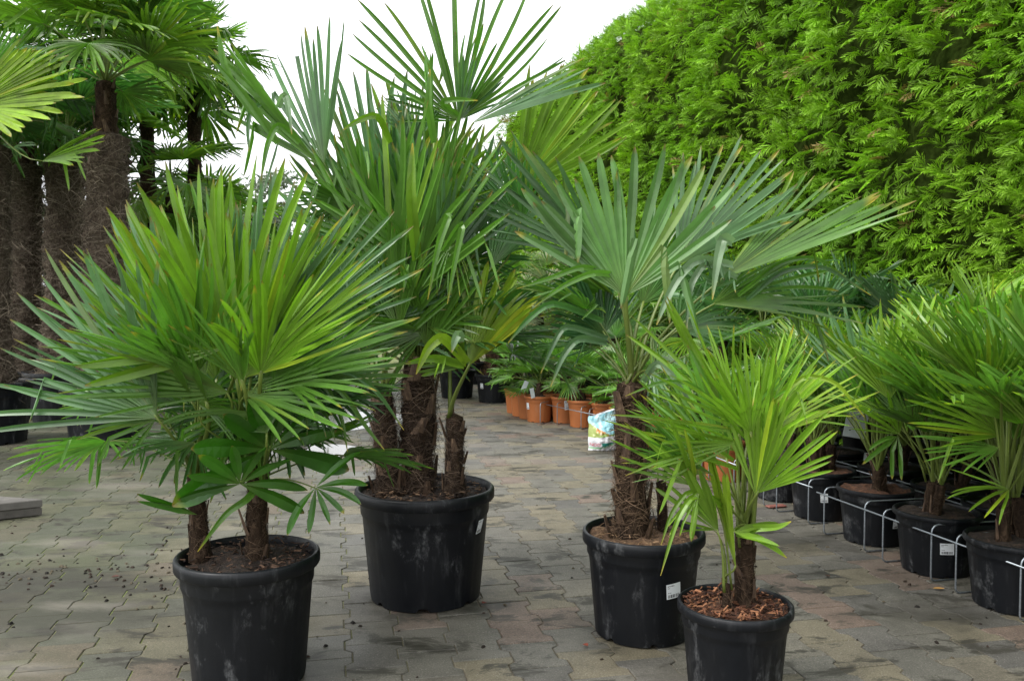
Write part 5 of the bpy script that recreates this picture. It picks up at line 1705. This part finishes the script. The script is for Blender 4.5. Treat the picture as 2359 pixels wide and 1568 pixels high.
for i, (px, Y, ytop, lab) in enumerate(((395, 11.0, 430, 'slimmer palm behind the tallest left palm, crown against the white sky'), (500, 13.0, 540, 'smaller palm standing apart behind the lime fan of the front left pot'),
                                        (20, 10.6, 170, 'palm in the second row at the left with its crown under the frame top'), (150, 11.2, 130, 'tall palm in the second row behind the three hairy trunks'), (335, 11.0, 110, 'palm behind the tallest left palm with yellowish low fans'),
                                        (445, 11.8, 150, 'airy palm with ragged fans against the sky, right of the tallest left palm'), (580, 15.0, 590, 'low palm at the far left group beside the bare tree'), (690, 15.5, 610, 'low palm seen between the front left and middle palms'))):
    rs = np.random.RandomState(260 + i)
    top = P(px, ytop, Y)
    c = (top[0], Y, 0)
    pot(c, 0.33, 0.45, 'black pot of the second row at the left, ' + ('fourth', 'sixth', 'first', 'second', 'third', 'fifth', 'seventh', 'eighth')[i] + ' from the left edge', key=52, group='black pots in the second row at the left')
    root = thing('fan_palm', lab, 'palm', (c[0], c[1], 0.42))
    trunk_parts(root, np.array(root.location), np.array((top[0], Y, top[2])), 0.1, 0.08, rs, nfib=500, nboot=4, hairy=0.05, fcol=FCT, flen=0.18)
    crown_leaves(root, (top[0], Y, top[2]), 20 if i < 6 else 16, 0.7 if i < 6 else 0.5, rs, LIBT, el_hi=80, el_lo=-50, tint=MID * 0.8, tint2=LIME * 0.85, power=0.8)

# ------------------------------------------------------------------ shrubs and trees in the far background
M_TREE = make_leaf_mat('tree_leaf', 0.5, 0.25, tint=False)


def leaf_cloud(center, radii, n, size, col, rs, hollow=0.5):
    d = nrm(rs.normal(0, 1, (n, 3)))
    r = (hollow + (1 - hollow) * rs.rand(n)) ** 0.7
    lump = 1 + 0.22 * np.sin(d[:, 0] * 5 + 1) * np.cos(d[:, 2] * 6) + 0.15 * np.sin(d[:, 1] * 9)
    p = np.array(center) + d * np.array(radii) * (r * lump)[:, None]
    a = nrm(rs.normal(0, 1, (n, 3)) + d * 0.5)
    b = nrm(np.cross(a, rs.normal(0, 1, (n, 3))))
    s = size * rs.uniform(0.6, 1.4, n)[:, None]
    v = np.stack([p, p + a * s * 0.5 + b * s * 0.3, p + a * s, p + a * s * 0.5 - b * s * 0.3], 1).reshape(-1, 3)
    f = np.arange(n * 4).reshape(-1, 4)
    c = np.repeat(np.array(col) * (1 + rs.normal(0, 0.2, (n, 1))), 4, 0)
    return v, f, np.clip(c, 0.003, 1)


def tree(x, y, h, cr, label, seed, col, n=4500, leaf=0.22, sparse=False):
    rs = np.random.RandomState(seed)
    root = thing('broadleaf_tree', label, 'tree', (x, y, 0))
    acc = Acc()
    v, q, t = tube([(0, 0, 0), (0.05, 0, h * 0.3), (-0.05, 0.1, h * 0.6), (0, 0, h * 0.9)], [h * 0.022, h * 0.016, h * 0.01, h * 0.003], 8)
    acc.add(v, q, t)
    ends = []
    for k in range(16):
        a, z0 = rs.uniform(0, 6.28), h * rs.uniform(0.28, 0.8)
        l = cr * rs.uniform(0.6, 1.0)
        e = np.array((math.cos(a) * l, math.sin(a) * l, z0 + l * rs.uniform(0.3, 0.8)))
        v, q, t = tube([np.array((0, 0, z0)), np.array((0, 0, z0)) * 0.4 + e * 0.6 + np.array((0, 0, -0.1)), e], [h * 0.007, h * 0.004, h * 0.0015], 5)
        acc.add(v, q, t)
        ends.append(e)
    mt = make_plain('tree_bark', (0.08, 0.065, 0.05), 0.9)
    link('trunk', acc.mesh('trunk', mt), root)
    acc = Acc()
    for e in ends:
        r_ = cr * rs.uniform(0.28, 0.45)
        v, f, c = leaf_cloud(e, (r_, r_, r_ * 0.8), n // 16, leaf, col, rs, 0.2)
        acc.add(v, f, col=c)
    link('crown', acc.mesh('crown', M_TREE, smooth=False), root, kind='stuff')


p = P(592, 700, 42)
tree(p[0], 42, 8.3, 2.0, 'thin grey-green tree far off against the white sky, behind the front left palm', 71, (0.12, 0.16, 0.1), 3600, 0.2)
p = P(690, 700, 46)
tree(p[0], 46, 6.3, 2.4, 'low round tree far off to the right of the thin tree', 72, (0.1, 0.15, 0.07), 3600, 0.24)


def shrub(x, y, rx, ry, rz, label, seed, col, n=5000, leaf=0.16, group=None):
    rs = np.random.RandomState(seed)
    root = thing('shrub', label, 'shrub', (x, y, 0), group)
    acc = Acc()
    for k in range(7):
        a = rs.uniform(0, 6.28)
        v, q, t = tube([(0.1 * math.cos(a), 0.1 * math.sin(a), 0), (rx * 0.4 * math.cos(a), ry * 0.4 * math.sin(a), rz * 1.4)], [0.04, 0.01], 5)
        acc.add(v, q, t)
    link('stem', acc.mesh('stem', M_TRUNK), root)
    acc = Acc()
    for k in range(9):
        cc = np.array((rs.uniform(-0.6, 0.6) * rx, rs.uniform(-0.6, 0.6) * ry, rz * rs.uniform(0.5, 1.35)))
        v, f, c = leaf_cloud(cc, (rx * 0.5, ry * 0.5, rz * 0.6), n // 9, leaf, col, rs, 0.3)
        v[:, 2] = np.maximum(v[:, 2], 0.02)
        acc.add(v, f, col=c)
    link('foliage', acc.mesh('foliage', M_TREE, smooth=False), root, kind='stuff')


shrub(-9.6, 15.0, 2.2, 1.4, 2.4, 'big dark shrub behind the hairy trunks at the left edge', 81, (0.035, 0.085, 0.025), 6500, 0.2)
shrub(-6.6, 15.6, 1.9, 1.3, 1.9, 'dark green shrub behind the tallest left palm', 82, (0.045, 0.1, 0.03), 5500, 0.18)
shrub(-12.5, 13.5, 2.0, 1.5, 2.6, 'dark shrub beyond the left edge of the yard', 83, (0.035, 0.08, 0.025), 3500, 0.2)
for i, x in enumerate((-15, -11.5, -8.2, -5.2, -2.6, 0.2)):
    shrub(x, 27 + (i % 3), 1.9, 1.2, 0.85, ('olive shrub', 'rounded green shrub', 'grey-green shrub')[i % 3] + ' in the far low row, ' + ('leftmost', 'second from left', 'third from left', 'third from right', 'second from right', 'rightmost')[i], 90 + i, ((0.06, 0.12, 0.035), (0.05, 0.13, 0.03), (0.08, 0.12, 0.06))[i % 3], 2600, 0.22,
          ('olive shrubs far off', 'green shrubs far off', 'grey-green shrubs far off')[i % 3])

# ------------------------------------------------------------------ slabs at the left edge
m_slab = make_plain('weathered_slab', (0.125, 0.118, 0.106), 0.8, var=0.35, spec=0.3, scale=6)
m_slab2 = make_plain('grey_wood', (0.1, 0.093, 0.082), 0.85, var=0.4, spec=0.25, scale=9)


def slab(corner, e1, e2, l1, l2, z0, h, m, label):
    c = np.array((corner[0], corner[1], z0))
    A, B = np.array((*e1, 0)), np.array((*e2, 0))
    bv = 0.005
    V = []
    for (ins, z) in ((bv, 0), (0, bv), (0, h - bv), (bv, h)):
        for (s, t) in ((0, 0), (1, 0), (1, 1), (0, 1)):
            V.append(A * (s * l1 + (ins if s == 0 else -ins)) + B * (t * l2 + (ins if t == 0 else -ins)) + np.array((0, 0, z)))
    q = [(i * 4 + j, i * 4 + (j + 1) % 4, (i + 1) * 4 + (j + 1) % 4, (i + 1) * 4 + j) for i in range(3) for j in range(4)] + [(12, 13, 14, 15), (3, 2, 1, 0)]
    link('slab', mesh_np('slab', np.array(V), np.array(q), m, smooth=False), None, tuple(c), label=label, category='slab')


cn = G(97, 1188)
e1 = nrm(np.array((-0.86, -0.52)))
e2 = nrm(np.array((-0.97, 0.26)))
slab(cn[:2], e1, e2, 1.3, 0.9, 0.006, 0.05, m_slab2, 'lower pale slab with a dark end mark, on the paving at the left edge')
slab(cn[:2] + np.array((0.006, -0.004)), e1, e2, 1.3, 0.9, 0.058, 0.048, m_slab, 'upper grey slab lying flat on the lower slab at the left edge')

# ------------------------------------------------------------------ bag of potting soil
def build_bag():
    c = G(1392, 1036)
    root = thing('soil_bag', 'white and cyan plastic soil bag leaning behind the single-trunk palm', 'bag', (c[0], c[1], 0.004))
    W, H = 0.30, 0.37
    nx, nz = 40, 48
    rs = np.random.RandomState(3)
    V, C = [], []
    for side in (-1, 1):
        for i in range(nx + 1):
            for k in range(nz + 1):
                s, t = i / nx, k / nz
                edge = min(s, 1 - s) * 2
                bul = (max(0, 1 - (1 - edge) ** 2.2)) * (0.35 + 0.65 * math.sin(min(1, t * 1.15 + 0.08) * math.pi)) * 0.1
                wr = 0.014 * noise.noise(Vector((s * 7, t * 5, side * 3))) + 0.008 * noise.noise(Vector((s * 16 + t * 6, t * 13, 5)))
                bul += wr * min(1, edge * 3)
                top = 0.62 + 0.38 * s ** 0.8 if False else (0.80 + 0.24 * max(0, s - 0.2))
                x = (s - 0.5) * W * (1 - 0.12 * t * (1 - s)) + 0.012 * noise.noise(Vector((t * 5, 0, 3)))
                z = t * H * top
                V.append((x, side * bul + 0.06 * t, z))
                # print
                zz = t
                if side < 0:
                    flap = zz > 0.42 + 0.62 * max(0, 0.62 - s) and zz > 0.3
                    if flap and not (s > 0.84 and zz > 0.3):
                        fold = noise.noise(Vector((s * 5 + 2, t * 4, 1)))
                        col = (0.25, 0.5, 0.56) if fold < 0.12 else (0.42, 0.64, 0.68)
                        if abs(s - 0.5 - 0.25 * (0.75 - zz) ** 2) < 0.018 and zz > 0.5:
                            col = (0.12, 0.34, 0.4)
                    elif zz > 0.39 and s < 0.8:
                        q = noise.noise(Vector((s * 6, t * 7, 2)))
                        col = (0.5, 0.2, 0.05) if (s > 0.2 and zz > 0.5 + 0.2 * (0.4 - s)) else ((0.28, 0.34, 0.09) if s < 0.3 else ((0.24, 0.36, 0.09) if q < 0.1 else (0.2, 0.16, 0.04)))
                    else:
                        col = (0.6, 0.61, 0.63)
                        curve = 0.09 + 0.16 * max(0, s - 0.3) ** 1.3 * 2
                        if 0.35 < s < 0.75 and curve < zz < 0.225:
                            col = (0.02, 0.19, 0.15)
                        elif 0.02 < s < 0.8 and curve - 0.035 < zz < curve - 0.005:
                            col = (0.2, 0.42, 0.2)
                        elif s < 0.3 and 0.085 < zz < 0.11:
                            col = (0.45, 0.5, 0.48)
                else:
                    col = (0.7, 0.74, 0.78)
                C.append(col)
    m = nx + 1
    q = []
    for sd in range(2):
        o = sd * (nx + 1) * (nz + 1)
        for i in range(nx):
            for k in range(nz):
                f = (o + i * (nz + 1) + k, o + (i + 1) * (nz + 1) + k, o + (i + 1) * (nz + 1) + k + 1, o + i * (nz + 1) + k + 1)
                q.append(f if sd == 0 else f[::-1])
    M_BAG = make_vcol_mat('printed_plastic', 0.3, 0.5)
    b = link('sack', mesh_np('sack', np.array(V), np.array(q), M_BAG, np.array(C)), root)
    # the red letters on its lower front
    cu = bpy.data.curves.new('lettering', 'FONT')
    cu.body = 'NOO'
    cu.size = 0.036
    cu.extrude = 0.0006
    tmp = bpy.data.objects.new('lettering', cu)
    COL.objects.link(tmp)
    dg = bpy.context.evaluated_depsgraph_get()
    me = bpy.data.meshes.new_from_object(tmp.evaluated_get(dg))
    bpy.data.objects.remove(tmp)
    mr = make_plain('red_ink', (0.5, 0.04, 0.08), 0.4)
    me.materials.clear()
    me.materials.append(mr)
    xs = np.empty(len(me.vertices) * 3)
    me.vertices.foreach_get('co', xs)
    xs = xs.reshape(-1, 3)
    out = []
    for (x, y, z) in xs:
        X = x - W * 0.47
        s = X / W + 0.5
        edge = min(max(s, 0.01), 1 - s) * 2
        t = 0.16
        bul = (max(0, 1 - (1 - edge) ** 2.2)) * (0.35 + 0.65 * math.sin(min(1, t * 1.15 + 0.08) * math.pi)) * 0.1
        wr = 0.014 * noise.noise(Vector((s * 7, t * 5, -3)))
        out.append((X, -bul - abs(wr) - 0.004 - z + 0.006, y + 0.042))
    me.vertices.foreach_set('co', np.array(out).ravel())
    link('lettering', me, b)
    # crumpled clear film at its right side
    acc = Acc()
    g = 14
    V = []
    for i in range(g + 1):
        for k in range(g + 1):
            s, t = i / g, k / g
            V.append((0.10 + 0.09 * s + 0.03 * noise.noise(Vector((s * 5, t * 6, 1))), -0.085 + 0.05 * noise.noise(Vector((s * 7, t * 7, 4))), 0.02 + 0.3 * t))
    q = [(i * (g + 1) + k, (i + 1) * (g + 1) + k, (i + 1) * (g + 1) + k + 1, i * (g + 1) + k + 1) for i in range(g) for k in range(g)]
    mf, t_, bb, _ = mat('clear_film')
    bb.inputs['Base Color'].default_value = (0.55, 0.57, 0.6, 1)
    bb.inputs['Roughness'].default_value = 0.15
    bb.inputs['Alpha'].default_value = 0.6
    link('clear_film', mesh_np('clear_film', np.array(V), np.array(q), mf), root)
    root.rotation_euler = (0, 0, R(8))


build_bag()

# ------------------------------------------------------------------ cards, tags, litter
m_card = make_plain('card_white', (0.5, 0.55, 0.56), 0.5, var=0.08)
m_ink = make_plain('card_ink', (0.03, 0.04, 0.04), 0.5, var=0.05)


def card(p, w_, h_, tilt, yawr, label, ink=()):
    root = link('plant_label', None, None, tuple(p), (R(6), tilt, yawr), label=label, category='plant label')
    t = 0.0012
    v = np.array([(x * w_ / 2, y * t, z * h_ / 2) for x, y, z in ((-1, -1, -1), (1, -1, -1), (1, 1, -1), (-1, 1, -1), (-1, -1, 1), (1, -1, 1), (1, 1, 1), (-1, 1, 1))])
    q = np.array([(0, 1, 5, 4), (1, 2, 6, 5), (2, 3, 7, 6), (3, 0, 4, 7), (4, 5, 6, 7), (3, 2, 1, 0)])
    link('card', mesh_np('card', v, q, m_card, smooth=False), root)
    if ink:
        a = Acc()
        for (x, z, bw_, bh) in ink:
            a.add([(w_ * (x - bw_ / 2), -t - 0.0008, h_ * (z - bh / 2)), (w_ * (x + bw_ / 2), -t - 0.0008, h_ * (z - bh / 2)), (w_ * (x + bw_ / 2), -t - 0.0008, h_ * (z + bh / 2)), (w_ * (x - bw_ / 2), -t - 0.0008, h_ * (z + bh / 2))], np.array([(0, 1, 2, 3)]))
        link('print', a.mesh('print', m_ink, smooth=False), root)


card(P(1972, 972, 5.1), 0.125, 0.19, R(9), R(-8), 'large grey-white plant label card tilted among the palm stems of the bed', [(-0.3, 0.18, 0.05, 0.03), (-0.1, 0.24, 0.09, 0.012), (0.1, 0.2, 0.05, 0.05), (-0.05, 0.42, 0.2, 0.014), (0.22, -0.2, 0.12, 0.06), (-0.22, -0.28, 0.1, 0.03)])
card(P(1208, 890, 9.5), 0.05, 0.13, R(22), R(10), 'white plant label leaning in the leftmost orange pots')
card(P(1226, 905, 9.3), 0.045, 0.11, R(-12), R(15), 'grey plant label standing in the front corner orange pot')
card(P(1416, 930, 8.8), 0.06, 0.12, R(-8), R(0), 'white plant label above the bag')
card(P(2000, 1052, 5.25), 0.055, 0.05, R(5), R(-5), 'small pale tag lying by the bushy palm with many stems')

M_LITTER = make_vcol_mat('litter', 0.8)
rs = np.random.RandomState(400)
acc = Acc()
for _ in range(240):
    px, py = rs.uniform(0, 2358), 960 + 600 * rs.rand() ** 0.8
    c = G(px, py)
    if rs.rand() < 0.45:
        c = G(rs.uniform(0, 420), rs.normal(1320, 35))
    s = rs.uniform(0.004, 0.011)
    M = np.array(Matrix.Rotation(rs.uniform(0, 6.28), 3, 'Z'))
    v = np.array([(-1, -.6, 0), (1, -.5, 0), (1.2, .5, 0), (-.8, .7, 0), (-.5, -.3, .7), (.6, -.2, .8), (.5, .3, .6), (-.5, .3, .7)]) * s
    pal = ((0.012, 0.01, 0.008), (0.02, 0.015, 0.011), (0.035, 0.024, 0.017), (0.09, 0.075, 0.05))[rs.randint(4)]
    acc.add(v @ M.T + c + np.array((0, 0, 0.002)), np.array([(4, 5, 6, 7), (0, 1, 5, 4), (1, 2, 6, 5), (2, 3, 7, 6), (3, 0, 4, 7)]), col=pal)
link('litter', acc.mesh('litter', M_LITTER, smooth=False), kind='stuff', label='dark crumbs of soil and bark scattered on the paving')


def litter_leaf(px, py, l, w_, col, label, yawr=0.0, curl=0.25):
    c = G(px, py)
    V, q = [], []
    for i in range(6):
        t = i / 5
        ww = w_ * math.sin(math.pi * (0.08 + 0.86 * t))
        z = 0.004 + curl * l * (t - 0.5) ** 2
        V += [(l * (t - 0.5), -ww, z + ww * 0.5), (l * (t - 0.5), 0, z), (l * (t - 0.5), ww, z + ww * 0.5)]
    for i in range(5):
        for j in range(2):
            q.append((i * 3 + j, i * 3 + 3 + j, i * 3 + 4 + j, i * 3 + 1 + j))
    me = mesh_np('fallen_leaf', np.array(V), np.array(q), M_LITTER, np.broadcast_to(col, (len(V), 3)))
    link('fallen_leaf', me, None, (c[0], c[1], 0.004), (0, 0, yawr), label=label, category='fallen leaf')


litter_leaf(2162, 1360, 0.05, 0.013, (0.42, 0.24, 0.08), 'yellow-tan leaf scrap on the paving by the third racked pot')
litter_leaf(1115, 1392, 0.022, 0.012, (0.1, 0.02, 0.012), 'dark red leaf scrap at the foot of the largest pot', 1.2)
litter_leaf(266, 1332, 0.035, 0.014, (0.09, 0.045, 0.035), 'dark curled leaf scrap on the stain at the left', 0.4)
litter_leaf(1000, 0 + 1408, 0.016, 0.008, (0.25, 0.12, 0.06), 'tiny tan leaf scrap in front of the largest pot', 0.9)
litter_leaf(1348, 1490, 0.024, 0.012, (0.2, 0.05, 0.03), 'reddish leaf scrap left of the stickered pot', 2.2)
litter_leaf(1905, 1330, 0.03, 0.012, (0.05, 0.03, 0.02), 'dark leaf scrap in the gap before the racks', 2.0)
c = G(1772, 1172)
slab(c[:2], (0.95, 0.3), (-0.3, 0.95), 0.13, 0.05, 0.004, 0.012, make_plain('red_clay', (0.22, 0.08, 0.06), 0.8), 'flat reddish tile chip lying under the half hidden wire rack')
litter_leaf(1489, 1052, 0.03, 0.015, (0.7, 0.7, 0.68), 'white paper scrap on the paving behind the thin side palm', 0.4)
